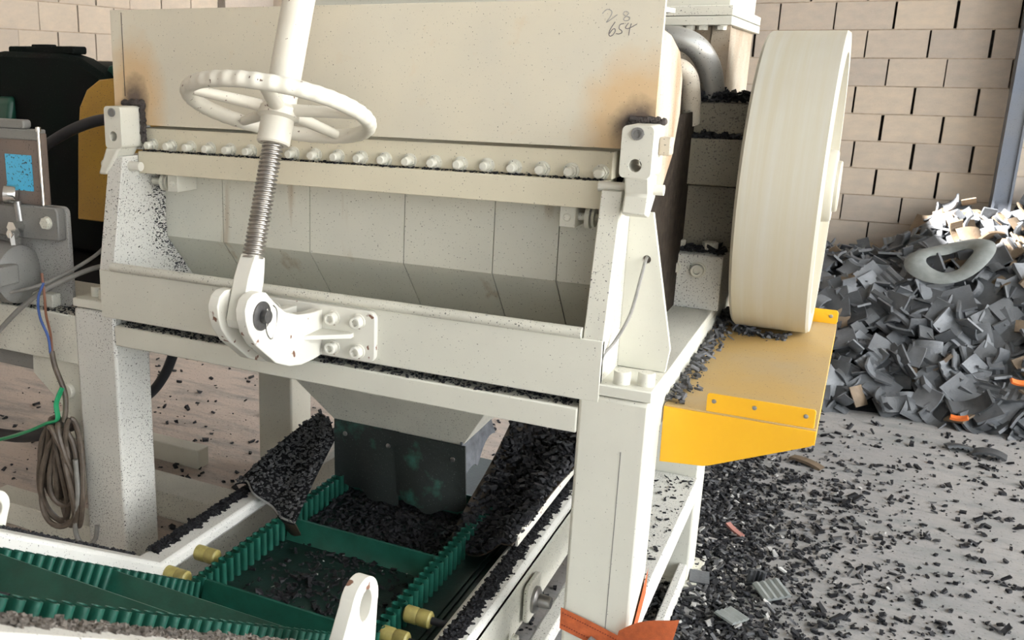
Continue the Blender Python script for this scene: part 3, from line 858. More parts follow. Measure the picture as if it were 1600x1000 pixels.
# rod end
u = Vector((1, 0, 0)); v = AX.cross(u).normalized()
re = MB()
prof = [(-0.030, -0.02), (-0.030, 0.075), (-0.024, 0.105), (-0.018, 0.128), (0.018, 0.128), (0.024, 0.105), (0.030, 0.075), (0.030, -0.02), (0.018, -0.036), (-0.018, -0.036)]
re.add([PIN + v * a + AX * s + u * -0.0205 for a, s in prof] + [PIN + v * a + AX * s + u * 0.0205 for a, s in prof],
       [tuple(range(10)), tuple(range(19, 9, -1))] + [(i, (i + 1) % 10, 10 + (i + 1) % 10, 10 + i) for i in range(10)])
re.build('rod_end', 'clevis', sj, 0.003)
# thread
th = MB()
NA, pitch, s0, s1 = 20, 0.0092, 0.12, 0.40
NS = int((s1 - s0) / pitch * 8)
vs = []
for i in range(NS + 1):
    s = s0 + (s1 - s0) * i / NS
    for k in range(NA):
        a = 2 * math.pi * k / NA
        t = ((s / pitch) - k / NA) % 1.0
        r = 0.0185 + 0.0052 * min(1, max(0, 2.2 - abs(t - 0.5) * 6.5))
        vs.append(PIN + AX * s + u * (r * math.cos(a)) + v * (r * math.sin(a)))
th.add(vs, [(i * NA + k, i * NA + (k + 1) % NA, (i + 1) * NA + (k + 1) % NA, (i + 1) * NA + k) for i in range(NS) for k in range(NA)])
th.build('threaded_rod', 'thread', sj, 0, None, 50)
# hand wheel
hw = thing
SW = 0.454
WC = onax(SW)
RM, rm = 0.202, 0.0165
NT, NP = 180, 14
vs = []
for i in range(NT):
    a = 2 * math.pi * i / NT
    d = u * math.cos(a) + v * math.sin(a)
    sc = 0.5 + 0.5 * math.cos(a * 40)
    for k in range(NP):
        b = 2 * math.pi * k / NP
        rr = rm
        if math.cos(b) > 0.1:
            rr = rm - 0.0050 * (1 - sc) * math.cos(b)
        vs.append(WC + d * (RM + rr * math.cos(b)) + AX * (rr * 1.05 * math.sin(b)))
rim = MB().add(vs, [(i * NP + k, i * NP + (k + 1) % NP, ((i + 1) % NT) * NP + (k + 1) % NP, ((i + 1) % NT) * NP + k) for i in range(NT) for k in range(NP)])
rim.build('wheel_rim', 'wheelwhite', sj, 0, None, 60)
for k in range(5):
    a = R(76 + 72 * k)
    d = u * math.cos(a) + v * math.sin(a)
    pts = [WC + d * r - AX * dz for r, dz in ((0.03, 0.000), (0.08, -0.001), (0.14, -0.001), (RM - 0.004, 0.0))]
    MB().tube(catmull(pts, 5), [0.0180 - 0.0045 * i / 15 for i in range(16)], 10, flat=0.8).build('spoke', 'wheelwhite', sj, 0, None, 60)
MB().lathe([(0.02, -0.078), (0.034, -0.078), (0.037, -0.074), (0.037, -0.022), (0.047, -0.016), (0.047, 0.0), (0.04, 0.008), (0.02, 0.008)], WC, AX, 36, False).build('hub', 'wheelwhite', sj, 0, None, 30)
MB().lathe([(0.0005, 0.0), (0.034, 0.0), (0.036, 0.02), (0.037, 0.9), (0.0005, 0.9)], WC, AX, 36, False).build('upper_tube', 'wheelwhite', sj)

# ------------------------------------------------------------------ conveyor
cv = thing('belt_conveyor', (-1.09, 2.0, 0), 'bent conveyor with green corrugated sidewall belt under the crusher', 'conveyor')
TH = R(32.6)
Z0, YB0 = 0.245, 1.636
TN = math.tan(TH / 2)


def cp(s, n):
    """belt path: s>0 level run towards the back, s<0 climbing towards the front; n = height above the belt"""
    if s >= 0:
        return (YB0 + n * TN * max(0, 1 - s / 0.1) + s, Z0 + n)
    t = -s
    m_ = max(0, 1 - t / 0.1)
    return (YB0 + n * TN * m_ + (n * math.sin(TH)) * (1 - m_) - t * math.cos(TH), Z0 + (n * math.cos(TH)) * (1 - m_) + n * m_ + t * math.sin(TH))


SF, SB = -1.75, 1.25


def strip(x0, x1, n0, n1, sa=SF, sb=SB):
    b = MB()
    st = [sa, -0.1, 0, 0.1, sb]
    vs = []
    for s in st:
        for x, n in ((x0, n0), (x1, n0), (x1, n1), (x0, n1)):
            y, z = cp(s, n)
            vs.append((x, y, z))
    fs = [(0, 1, 2, 3), (16, 19, 18, 17)]
    for i in range(4):
        for k in range(4):
            fs.append((4 * i + k, 4 * i + (k + 1) % 4, 4 * i + 4 + (k + 1) % 4, 4 * i + 4 + k))
    return b.add(vs, fs)


strip(-1.435, -0.735, -0.008, 0.0).build('belt', 'greendark', cv)
for x0, x1, xin, nt_ in ((-1.535, -1.452, -1, 0.085), (-0.730, -0.652, 1, 0.069)):
    rl = strip(x0, x1, nt_ - 0.04, nt_).build('rail', 'railwhite', cv, 0.010)
    xo = x0 if xin < 0 else x1
    strip(min(xo, xo - xin * 0.006), max(xo, xo - xin * 0.006), -0.10, 0.05).build('side_plate', 'creamdirty', cv)
for x0 in (-1.41, -1.395, -0.80, -0.785):
    strip(x0, x0 + 0.006, 0.0, 0.006).build('belt_ridge', 'greendark', cv)

for xc in (-1.352, -0.862):
    P_, amp = 0.031, 0.0150
    n = int((SB - SF) / P_ * 14)
    vs = []
    for i in range(n + 1):
        s = SF + (SB - SF) * i / n
        ph = 2 * math.pi * s / P_
        wv = math.sin(ph)
        s = s - 0.0033 * math.sin(2 * ph)
        x = xc + amp * wv
        for h, dx in ((0, 0.002), (0.066, 0.002), (0.066, -0.002), (0, -0.002)):
            y, z = cp(s, h)
            vs.append((x + dx, y, z))
    fs = []
    for i in range(n):
        for k in range(4):
            fs.append((4 * i + k, 4 * i + (k + 1) % 4, 4 * i + 4 + (k + 1) % 4, 4 * i + 4 + k))
    MB().add(vs, fs).build('corrugated_sidewall', 'green', cv, 0, None, 60)

for s in (0.82, 0.43, 0.03, -0.36, -0.75, -1.14, -1.53):
    vs = []
    for x in (-1.338, -0.876):
        for ds, h in ((-0.012, 0), (0.012, 0), (0.006, 0.012), (0.012, 0.062), (0.004, 0.062), (-0.004, 0.012)):
            y, z = cp(s + ds, h)
            vs.append((x, y, z))
    MB().add(vs, [tuple(range(6)), tuple(range(11, 5, -1))] + [(i, (i + 1) % 6, 6 + (i + 1) % 6, 6 + i) for i in range(6)]).build('cleat', 'green', cv)

for x0, x1, s, n in ((-1.455, -1.385, 0.165, 0.05), (-1.455, -1.385, 0.03, 0.05), (-0.84, -0.765, 0.175, 0.05), (-0.855, -0.775, 0.075, 0.045)):
    y, z = cp(s, n)
    ro = MB().lathe([(0.017, 0), (0.021, 0.004), (0.021, 0.03), (0.019, 0.034), (0.021, 0.038), (0.021, 0.064), (0.017, 0.068)], (x0, y, z), (1, 0, 0), 20).build('hold_down_roller', 'roller', cv)
    if x0 < -1.2:
        MB().cyl((-1.47, y, z), (x0 + 0.005, y, z), 0.009, 12).build('axle', 'hose', ro)
    else:
        MB().cyl((x1 - 0.01, y, z), (-0.71, y, z), 0.009, 12).build('axle', 'hose', ro)

# lifting lugs on the rails
hlx = [(1.325 + 0.052 * math.cos(R(a)), 0.622 + 0.052 * math.sin(R(a))) for a in range(-20, 161, 12)]
lug_o = hlx + [(1.20, 0.53), (1.36, 0.45)]
MB().plate(lug_o, [[(1.328 + 0.024 * math.cos(R(a)), 0.620 + 0.030 * math.sin(R(a))) for a in range(0, 360, 18)]], 'x', -0.722, -0.694).build('lifting_lug', 'clevis', cv, 0.002)
lug2 = [(1.245 + 0.038 * math.cos(R(a)), 0.64 + 0.038 * math.sin(R(a))) for a in range(-30, 151, 12)] + [(1.16, 0.56), (1.25, 0.545)]
MB().plate(lug2, [[(1.245 + 0.017 * math.cos(R(a)), 0.637 + 0.021 * math.sin(R(a))) for a in range(0, 360, 18)]], 'x', -1.56, -1.54).build('lifting_lug', 'clevis', cv, 0.002)
# return roller bearing and lower rail on the right side
MB().prism(rrect(2.11, 2.22, 0.155, 0.265, 0.02), 'x', -0.645, -0.632).build('bearing_plate', 'creamdirty', cv, 0.003)
brg = MB().lathe([(0.036, 0), (0.036, 0.008), (0.027, 0.014), (0.018, 0.014), (0.018, 0.04), (0.015, 0.045), (0.001, 0.045)], (-0.632, 2.165, 0.205), (1, 0, 0), 24).build('bearing', 'steel', cv)
put(HEXBIG, 'bolt', (-0.639, 2.02, 0.165), (1, 0, 0), cv, 0.8)
MB().box(-0.632, -0.585, 1.2, 2.9, 0.06, 0.105).build('lower_rail', 'creamspeck', cv, 0.008)
MB().box(-1.53, -1.485, 1.2, 2.9, 0.06, 0.105).build('lower_rail', 'creamspeck', cv, 0.008)
for x in (-0.63, -1.53):
    for y in (1.25, 2.8):
        MB().box(x, x + 0.045, y, y + 0.045, 0, 0.2).build('support_leg', 'creamdirty', cv, 0.003)
# thin guide strip beside the right sheet
MB().box(-0.700, -0.694, 2.19, 2.76, 0.33, 0.362).build('guide_strip', 'clevis', cv)

# ------------------------------------------------------------------ rubber sheets lying over the conveyor


def sheetL(u, v):
    a = Vector((-1.545, 2.10, 0.352)).lerp(Vector((-1.555, 2.62, 0.41)), u)
    b = Vector((-1.30, 2.04, 0.33)).lerp(Vector((-1.375, 2.40, 0.43)), u)
    p = a.lerp(b, v)
    p.z += 0.012 * math.sin(v * 7 + u * 3) + 0.02 * math.sin(math.pi * v) - 0.03 * v * (1 - u)
    p.y += 0.012 * math.sin(v * 13) * (1 - u)
    return p


s1_ = MB().grid(sheetL, 16, 16, (0, 0, -0.005)).build('rubber_sheet', 'layer')
tag(s1_, 'black rubber sheet bedded in crumb over the left conveyor rail', 'sheet')
MB().grid(lambda u, v: sheetL(0.0 + 0.015 * math.sin(v * 9) - 0.012, v) + Vector((0, 0, 0.002)), 1, 16, (0, 0.006, 0.003)).build('frayed_edge', 'fluff', s1_)


def sheetLf(u, v):
    p = Vector(sheetL(0, 0.55 + 0.45 * u))
    return (p.x + 0.03 * v * u, p.y + 0.06 * v, p.z - 0.14 * v * (0.6 + 0.4 * u))


MB().grid(sheetLf, 10, 6, (0, 0.004, 0)).build('hanging_flap', 'sheetbrown', s1_)


def sheetR(u, v):
    a = Vector((-0.90, 2.22, 0.285)).lerp(Vector((-0.92, 2.86, 0.43)), u)
    b = Vector((-0.700, 2.16, 0.352)).lerp(Vector((-0.66, 2.9, 0.41)), u)
    p = a.lerp(b, v)
    p.z += -0.05 * math.sin(math.pi * min(1, v * 1.2)) * (1 - 0.4 * u) + 0.006 * math.sin(9 * u + 4 * v)
    if v < 0.3: p.z += (0.3 - v) * 0.18 * u
    return p


s2_ = MB().grid(sheetR, 18, 18, (0, 0, -0.005)).build('rubber_sheet', 'sheetbrown')
tag(s2_, 'brown rubber sheet sagging under granulate beside the right rail', 'sheet')

# ------------------------------------------------------------------ granulate lying on things
G = np.random.default_rng(11)


def scatter(n, fn):
    return [fn(*G.random(2)) for _ in range(n)]


def layer(name, x0, x1, sa, sb, n0, thick, label, ragged=0.012, side=1, mat='layer', grain='crumb'):
    """lumpy bed of dust on a rail, ragged along one edge"""
    NU, NV = int(abs(sb - sa) / 0.010), 8
    b = MB()

    def fn(u_, v_):
        s = sa + (sb - sa) * u_
        e = ragged * (math.sin(s * 61) + math.sin(s * 143 + 1) + math.sin(s * 311 + 2)) / 3
        xa, xb = (x0, x1 + e - ragged) if side > 0 else (x0 - e + ragged, x1)
        x = xa + (xb - xa) * v_
        h = thick * (0.15 + 0.85 * math.sin(math.pi * min(1, max(0, v_))) ** 0.6) * (0.7 + 0.3 * math.sin(s * 90 + x * 400) * math.sin(s * 57 - x * 250))
        y, z = cp(s, n0 + h)
        return (x, y, z)
    o = b.grid(fn, NU, NV, (0, 0, -0.004)).build(name, mat, None)
    tag(o, label, 'granulate', None, 'stuff')
    pts = []
    for _ in range(int(abs(sb - sa) * 1500)):
        u_, v_ = G.random(2)
        p = fn(u_, -0.05 + 1.1 * v_)
        pts.append((p[0], p[1], p[2] - 0.001))
    crumbs('grains', pts, 0.002, 0.0055, grain, o, seed=int(G.integers(1e6)))
    return o


layer('rubber_dust', -1.536, -1.485, 0.04, 1.2, 0.084, 0.010, 'black rubber dust caked along the level left conveyor rail', side=1)
layer('rubber_dust', -0.714, -0.662, -0.02, 1.2, 0.068, 0.008, 'black rubber dust caked along the right conveyor rail', side=1)
o = layer('rubber_dust', -0.731, -0.680, -1.5, -0.03, 0.068, 0.004, 'grey brown dust along the climbing right conveyor rail', ragged=0.010, mat='dustbrown', grain='dustbrown')
o = layer('rubber_dust', -1.537, -1.525, -1.6, -0.02, 0.084, 0.004, 'thin line of dust along the climbing left conveyor rail', ragged=0.004)


def beltpt(n, s0, s1, sp=0.10):
    out = []
    for _ in range(n):
        s = s0 + (s1 - s0) * G.random()
        x = float(np.clip(G.normal(-1.10, sp), -1.33, -0.89))
        y, z = cp(s, 0.001)
        out.append((x, y, z))
    return out


pts = beltpt(450, 0.05, 0.42, 0.10) + beltpt(1500, -0.34, 0.02, 0.13) + beltpt(1700, -0.73, -0.38, 0.14) + beltpt(800, -1.1, -0.78, .15) + beltpt(2600, 0.45, 0.8, 0.14)
o = crumbs('rubber_granulate', pts, 0.003, 0.010, 'crumb', None, 0.6, 21, 1.2)
tag(o, 'black rubber granulate riding between the cleats of the green belt', 'granulate')
pts = beltpt(120, -1.1, 0.42, 0.12)
crumbs('pale_flakes', pts, 0.002, 0.006, 'fluff', o, 0.5, 22, 1.5)

pts = []
for _ in range(3200):
    u_, v_ = G.random(2)
    v_ = v_ ** 0.8
    p = Vector(sheetR(u_, 0.04 + 0.96 * v_))
    pts.append((p.x, p.y, p.z + 0.03 * G.random() * (1 if u_ > .3 else .3)))
o = crumbs('rubber_granulate', pts, 0.004, 0.013, 'crumb', None, 0.8, 23, 0.6)
tag(o, 'heap of black rubber granulate on the sheet right of the chute', 'granulate')
pts = [tuple(Vector(sheetL(*G.random(2))) + Vector((0, 0, 0.0005))) for _ in range(1500)]
o = crumbs('rubber_granulate', pts, 0.002, 0.007, 'crumbgrey', None, 0.6, 24, 0.6)
tag(o, 'dark crumb strewn on the sheet left of the chute', 'granulate')
# rubble against the yellow tray, on the pedestal, on the bearing blocks
pts = []
for _ in range(520):
    y = 2.06 + 0.95 * G.random()
    pts.append((-0.333 + abs(G.normal(0, 0.02)), y, 0.84 + 0.012 * G.random()))
for _ in range(140):
    pts.append((-0.27 + 0.13 * G.random() ** 2, 2.78 + 0.02 * G.normal(), 0.84))
o = crumbs('rubber_crumb', pts, 0.002, 0.009, 'crumbgrey', None, 0.8, 25, 2.5)
tag(o, 'grey crumb gathered where the yellow tray meets the frame', 'crumb')
pts = [(-0.46 + 0.17 * G.random(), 2.80 + 0.2 * G.random() ** 2, 1.474 + 0.022 * G.random()) for _ in range(420)]
pts += [(-0.48 + 0.175 * G.random(), 2.722 + 0.04 * G.random(), 1.38 + 0.004 * G.random()) for _ in range(260)]
pts += [(-0.48 + 0.155 * G.random(), 2.71 + 0.05 * G.random(), 1.068 + 0.006 * G.random()) for _ in range(380)]
o = crumbs('rubber_crumb', pts, 0.003, 0.010, 'crumb', None, 0.8, 26, 1.5)
tag(o, 'black crumb heaped on the dusty bearing blocks', 'crumb')
# floor
pts, big, pale = [], [], []
for _ in range(60000):
    x = -0.45 + 1.6 * G.random(); y = 1.7 + 3.0 * G.random()
    d = math.exp(-max(0, x + 0.33 - 0.10 * (3.4 - y)) / 0.17) * (1 if y < 3.7 else math.exp(-(y - 3.7) / 0.35))
    d += 0.008
    if G.random() < d:
        pts.append((x, y, 0.0))
o = crumbs('rubber_crumb', pts, 0.003, 0.0115, 'crumb', None, 0.8, 27, 0.9)
tag(o, 'black rubber crumb thick on the floor below the yellow tray', 'crumb')
pale = [pts[i] for i in G.integers(0, len(pts), 520)]
crumbs('pale_flakes', [(x, y, 0.006) for x, y, z in pale], 0.003, 0.011, 'fluff', o, 0.5, 28, 1.0)
greyp = [pts[i] for i in G.integers(0, len(pts), 2600)]
crumbs('grey_grains', [(x + 0.01 * G.normal(), y + 0.01 * G.normal(), 0.004) for x, y, z in greyp], 0.003, 0.010, 'crumbgrey', o, 0.7, 29, 2.5)
pts = []
for _ in range(900):
    x = -0.2 + 1.5 * G.random(); y = 2.2 + 2.6 * G.random()
    pts.append((x, y, 0))
for _ in range(26):
    cx, cy = -0.1 + 1.2 * G.random(), 2.6 + 2.0 * G.random()
    for _ in range(int(G.integers(4, 22))):
        pts.append((cx + 0.05 * G.normal(), cy + 0.03 * G.normal(), 0))
o = crumbs('rubber_crumb', pts, 0.003, 0.013, 'crumb', None, 0.7, 30, 1.5)
tag(o, 'scattered black crumbs across the open floor before the heap', 'crumb')
pts = []
for _ in range(2600):
    x = -3.6 + 2.4 * G.random(); y = 2.3 + 2.8 * G.random()
    if G.random() < 0.25 + 0.75 * math.exp(-((x + 1.6) ** 2 + (y - 2.7) ** 2) / 0.35):
        pts.append((x, y, 0))
o = crumbs('rubber_crumb', pts, 0.003, 0.016, 'crumb', None, 0.7, 31, 1.0)
tag(o, 'loose black crumbs on the floor behind the left legs', 'crumb')
pts = [(-1.945 + 1.5 * G.random(), 1.0 + 1.6 * G.random(), 0.0) for _ in range(1500)]
o = crumbs('rubber_crumb', pts, 0.005, 0.016, 'crumb', None, 0.7, 32, 1.0)
tag(o, 'black crumbs on the floor under the conveyor', 'crumb')
pts = [(XB - 0.13 + 0.12 * G.random(), 2.06 + 0.74 * G.random(), 0.362) for _ in range(160)]
o = crumbs('rubber_crumb', pts, 0.002, 0.006, 'crumb', None, 0.6, 33, 1.8)
tag(o, 'sparse crumbs on the low side rail behind the front leg', 'crumb')
pts = [(-1.79 + 1.3 * G.random(), 1.905 + 0.05 * G.random(), 0.851) for _ in range(700)]
o = crumbs('rubber_crumb', pts, 0.002, 0.005, 'crumb', None, 0.6, 34, 1.0)
tag(o, 'crumb line in the slot above the lower front beam', 'crumb')

# ------------------------------------------------------------------ single scraps on the floor


def bent(lx, ly, t, curve, n=6, ribs=0):
    """slab bent about its y axis; ribs = grooves across"""
    b = MB()
    vs, fs = [], []
    for i in range(n + 1):
        q = i / n - 0.5
        if abs(curve) > 1e-4:
            a = q * curve
            r = lx / curve
            x, z = r * math.sin(a), r * (1 - math.cos(a))
            nx, nz = -math.sin(a), math.cos(a)
        else:
            x, z, nx, nz = q * lx, 0, 0, 1
        tt = t * (1 if not ribs else (1 if i % 2 else 0.55))
        for yy in (-ly / 2, ly / 2):
            vs.append((x, yy, z)); vs.append((x + nx * tt, yy, z + nz * tt))
    for i in range(n):
        a, c = 4 * i, 4 * i + 4
        fs += [(a, c, c + 2, a + 2), (a + 1, a + 3, c + 3, c + 1), (a, a + 1, c + 1, c), (a + 2, c + 2, c + 3, a + 3)]
    fs += [(0, 2, 3, 1), (4 * n, 4 * n + 1, 4 * n + 3, 4 * n + 2)]
    return b.add(vs, fs)


def scrap(name, mesh, loc, rot, label, cat, sc=1.0):
    o = bpy.data.objects.new(name, mesh)
    o.location = loc
    o.rotation_euler = rot
    o.scale = (sc, sc, sc)
    finish(o, None)
    return tag(o, label, cat)


scrap('rubber_tile', bent(0.085, 0.075, 0.012, 0.15, 8, 1).mesh('rubber_tile', 'tilegrey'), (-0.097, 2.86, 0.022), (R(12), R(-8), R(35)), 'square pale grey ribbed rubber scrap lying in the thick crumb', 'scrap')
scrap('rubber_tile', bent(0.09, 0.06, 0.011, 0.1, 8, 1).mesh('rubber_tile', 'tilegrey'), (-0.185, 2.65, 0.022), (R(8), R(10), R(65)), 'pale grey rubber scrap nearest the frame in the crumb', 'scrap')
scrap('rubber_tile', bent(0.06, 0.045, 0.011, 1.6, 8, 1).mesh('rubber_tile', 'chip'), (-0.15, 2.93, 0.028), (R(100), R(5), R(20)), 'small curled dark tread scrap beside the square grey one', 'scrap')
scrap('rubber_tile', bent(0.06, 0.05, 0.011, 0.1, 6, 0).mesh('rubber_tile', 'chip'), (-0.305, 2.84, 0.015), (R(20), 0, R(10)), 'dark rubber scrap at the foot of the rear leg', 'scrap')
scrap('tread_strip', bent(0.13, 0.07, 0.014, 1.1, 12, 1).mesh('tread_strip', 'chip'), (0.60, 4.49, 0.035), (R(180), R(0), R(-8)), 'arched tread strip alone on the floor before the heap', 'scrap')
scrap('tread_strip', bent(0.10, 0.06, 0.014, 0.6, 10, 1).mesh('tread_strip', 'chip'), (0.49, 4.53, 0.025), (R(170), R(0), R(10)), 'shorter tread strip left of the arched one', 'scrap')
scrap('rubber_strip', bent(0.13, 0.05, 0.012, 0.5, 8).mesh('rubber_strip', 'chipbrown'), (-0.07, 4.03, 0.02), (R(175), R(6), R(-20)), 'flat olive grey rubber strip below the edge of the yellow tray', 'scrap')
scrap('plastic_strip', bent(0.075, 0.02, 0.008, 0.4, 6).mesh('plastic_strip', 'pinkscrap'), (-0.25, 3.22, 0.02), (R(0), R(12), R(-40)), 'pinkish scrap lying in the black crumb', 'scrap')

# ------------------------------------------------------------------ the heap


def hz(x, y):
    y0 = 4.78 + 0.05 * math.sin(3 * x) + (0.9 * max(0, -0.15 - x))
    H = 0.55 + 0.36 / (1 + math.exp(-(x - 0.33) * 14)) - 0.10 * max(0, x - 0.9)
    t = (y - y0) * 0.80
    if t <= 0: return 0.0
    h = -math.log(math.exp(-12 * t) + math.exp(-12 * H)) / 12
    return max(0.0, h) + 0.03 * math.sin(9 * x + 2) * math.sin(7 * y) * min(1, t * 4)


def heapbase(u_, v_):
    x = -1.25 + 3.6 * u_; y = 4.70 + 1.48 * v_
    return (x, y, (hz(x, y) - 0.05 if hz(x, y) > 0.0 else -0.03))


hb = MB().grid(heapbase, 60, 30).build('rubber_heap', 'layer')
tag(hb, 'inside of the big heap of tyre rubber chips by the wall', 'rubber chips', None, 'stuff')
VAR = [bent(0.14, 0.105, 0.011, 0.5, 5), bent(0.12, 0.12, 0.010, 1.2, 6), bent(0.17, 0.08, 0.010, 1.7, 7), bent(0.10, 0.10, 0.016, 0.15, 4),
       bent(0.15, 0.10, 0.012, 0.8, 9, 1), bent(0.20, 0.06, 0.009, 2.6, 8), bent(0.085, 0.075, 0.012, 0.9, 4)]
VM = [b.mesh('rubber_chip', 'chip', True, 30) for b in VAR]
VB = [b.mesh('rubber_chip', 'chipbrown', True, 30) for b in VAR]


def normal(x, y):
    e = 0.05
    return Vector((-(hz(x + e, y) - hz(x - e, y)) / (2 * e), -(hz(x, y + e) - hz(x, y - e)) / (2 * e), 1)).normalized()


def pose(x, y, lift):
    nrm = (normal(x, y) + Vector((G.normal() * 0.55, G.normal() * 0.55 - 0.1, 0))).normalized()
    q = nrm.to_track_quat('Z', 'Y').to_matrix().to_4x4() @ Matrix.Rotation(G.random() * 6.283, 4, 'Z')
    if G.random() < 0.45:
        q = q @ Matrix.Rotation(math.pi, 4, 'X')
    return Matrix.Translation((x, y, hz(x, y) + lift)) @ q @ Matrix.Scale(0.68 + 0.55 * G.random(), 4)


cand = []
tries = 0
while len(cand) < 300 and tries < 40000:
    tries += 1
    x = -0.34 + 1.36 * G.random(); y = 4.74 + 1.32 * G.random()
    if 0.53 < x < 0.76 and y > 5.92: continue
    if hz(x, y) < 0.015: continue
    if any((x - a) ** 2 + (y - b) ** 2 < 0.0026 for a, b in cand): continue
    cand.append((x, y))
KIND = ['bent rubber slab', 'cupped rubber slab', 'curled rubber strip', 'thick rubber block', 'ribbed tread slab', 'tightly curled rubber strip', 'small rubber slab']
for x, y in cand:
    k = int(G.integers(0, len(VM)))
    top = hz(x, y) > 0.62 and x > 0.3
    brown = G.random() < (0.4 if top else 0.07)
    o = bpy.data.objects.new('rubber_chip', VB[k] if brown else VM[k])
    o.matrix_basis = pose(x, y, 0.028 + 0.02 * G.random())
    finish(o, None)
    h = hz(x, y)
    zone = 'at the foot of the heap' if h < 0.2 else ('midway up the heap' if h < 0.5 else 'high on the heap')
    side = 'near the flywheel' if x < 0.12 else ('near the steel column' if x > 0.48 else 'below the rubber ring')
    tag(o, ('brown ' if brown else 'dark grey ') + KIND[k] + ' ' + zone + ' ' + side, 'rubber chip', 'cut tyre chips in the heap by the wall')
st = MB()
for _ in range(1500):
    x = -1.2 + 3.4 * G.random(); y = 4.72 + 1.36 * G.random()
    if hz(x, y) < 0.004 or (0.53 < x < 0.76 and y > 5.92): continue
    b = VAR[int(G.integers(0, 7))]
    m4 = pose(x, y, -0.012 + 0.02 * G.random())
    st.add([m4 @ Vector(p) for p in b.v], b.f)
st.build('loose_chips', 'chip', hb, 0, None, 30)['kind'] = 'stuff'
# ring cut from a tyre, lying on the heap
rg = MB()
vs = []
for i in range(48):
    a = 2 * math.pi * i / 48
    wob = 1 + 0.10 * math.sin(2 * a + 1) + 0.04 * math.sin(3 * a)
    for k in range(8):
        b = 2 * math.pi * k / 8
        rr = 0.115 * wob + 0.040 * math.cos(b)
        vs.append((rr * 1.25 * math.cos(a), rr * math.sin(a), 0.018 * math.sin(b) + 0.02 * math.cos(2 * a + 0.5)))
rg.add(vs, [(i * 8 + k, i * 8 + (k + 1) % 8, ((i + 1) % 48) * 8 + (k + 1) % 8, ((i + 1) % 48) * 8 + k) for i in range(48) for k in range(8)])
ro = bpy.data.objects.new('tyre_ring', rg.mesh('tyre_ring', 'tilegrey', True, 60))
ro.location = (0.415, 5.50, 0.66); ro.rotation_euler = (R(28), R(-20), R(12))
finish(ro, None)
tag(ro, 'big grey rubber ring cut from a tyre lying high on the heap', 'rubber ring')
OS = bent(0.075, 0.03, 0.012, 0.8, 5).mesh('orange_scrap', 'orangescrap')
scrap('orange_scrap', OS, (0.645, 5.57, 0.565), (R(60), R(30), R(10)), 'bright orange scrap stuck upright high on the heap', 'scrap', 0.8)
scrap('orange_scrap', OS, (0.50, 4.77, 0.06), (R(10), R(-8), R(-5)), 'orange scrap at the foot of the heap', 'scrap', 1.0)
scrap('orange_scrap', OS, (0.71, 4.93, 0.22), (R(30), R(8), R(15)), 'orange scrap at the right edge of the heap', 'scrap', 0.9)

# ------------------------------------------------------------------ left: hydraulic unit, motor, belt guard
hu = thing('hydraulic_unit', (-2.2, 2.0, 0.858), 'dusty grey hydraulic unit with gauge and blue sticker on the platform', 'hydraulic unit')
MB().prism(rrect(-2.40, -2.015, 0.86, 1.157, 0.02), 'y', 1.965, 1.98).build('mounting_plate', 'greyplate', hu, 0.002)
tk = MB().box(-2.42, -2.092, 1.955, 1.985, 1.155, 1.362).build('reservoir', 'brownpanel', hu, 0.004)
MB().box(-2.43, -2.10, 1.95, 1.99, 1.342, 1.372).prism(rrect(-2.42, -2.15, 1.372, 1.398, 0.01), 'y', 1.955, 1.985).build('lid', 'greyunit', tk, 0.004)
MB().box(-2.233, -2.128, 1.952, 1.9555, 1.196, 1.299).build('sticker', 'blue', tk, 0, 'light blue sticker spotted with dirt')
MB().cyl((-2.090, 1.952, 1.155), (-2.090, 1.952, 1.372), 0.0045, 10).lathe([(0.001, 0.0), (0.008, 0.0), (0.008, 0.012), (0.001, 0.014)], (-2.090, 1.952, 1.368), (0, 0, 1), 12).build('tie_rod', 'chrome', tk)
MB().prism([(-2.42, 1.06), (-2.42, 1.15), (-2.20, 1.153), (-2.15, 1.157), (-2.03, 1.157), (-2.022, 1.145), (-2.022, 1.062), (-2.15, 1.058)], 'y', 1.935, 1.966).build('manifold', 'greyunit', hu, 0.004)
put(HEXBIG, 'bolt', (-2.062, 1.935, 1.112), (0, -1, 0), hu, 0.9)
ga = MB().lathe([(0.001, 0), (0.026, 0), (0.028, 0.004), (0.028, 0.034), (0.02, 0.038), (0.001, 0.038)], (-2.170, 1.93, 1.186), (-0.85, -0.55, 0.05), 32, False).build('pressure_gauge', 'chrome', hu)
MB().cyl((-2.18, 1.937, 1.165), (-2.172, 1.937, 1.10), 0.011, 14).build('gauge_stem', 'steel', ga)
MB().prism(circle2(-2.172, 1.093, 0.019, 6), 'y', 1.90, 1.936).prism(circle2(-2.165, 1.077, 0.013, 6), 'y', 1.885, 1.91).cyl((-2.163, 1.897, 1.08), (-2.160, 1.897, 1.045), 0.013, 6).cyl((-2.178, 1.92, 1.10), (-2.178, 1.92, 1.05), 0.014, 6).build('fitting', 'chrome', hu)
MB().lathe([(0.001, 0), (0.055, 0.0), (0.085, 0.02), (0.09, 0.06), (0.088, 0.12), (0.095, 0.125), (0.095, 0.13), (0.085, 0.14), (0.085, 0.24)], (-2.13, 1.90, 0.958), (-1, 0, 0), 36).build('pump_motor', 'greyunit', hu)
tb = MB().box(-2.175, -2.108, 1.79, 1.86, 0.945, 1.0).build('terminal_box', 'greyunit', hu, 0.004)
put(RIVET, 'screw', (-2.117, 1.79, 0.972), (0, -1, 0), tb)
MB().box(-2.3, -2.06, 1.93, 1.965, 0.86, 0.9).build('mounting_foot', 'creamdirty', hu, 0.003)
pts = [(-2.35 + 0.4 * G.random(), 1.905 + 0.1 * G.random(), 0.858) for _ in range(420)]
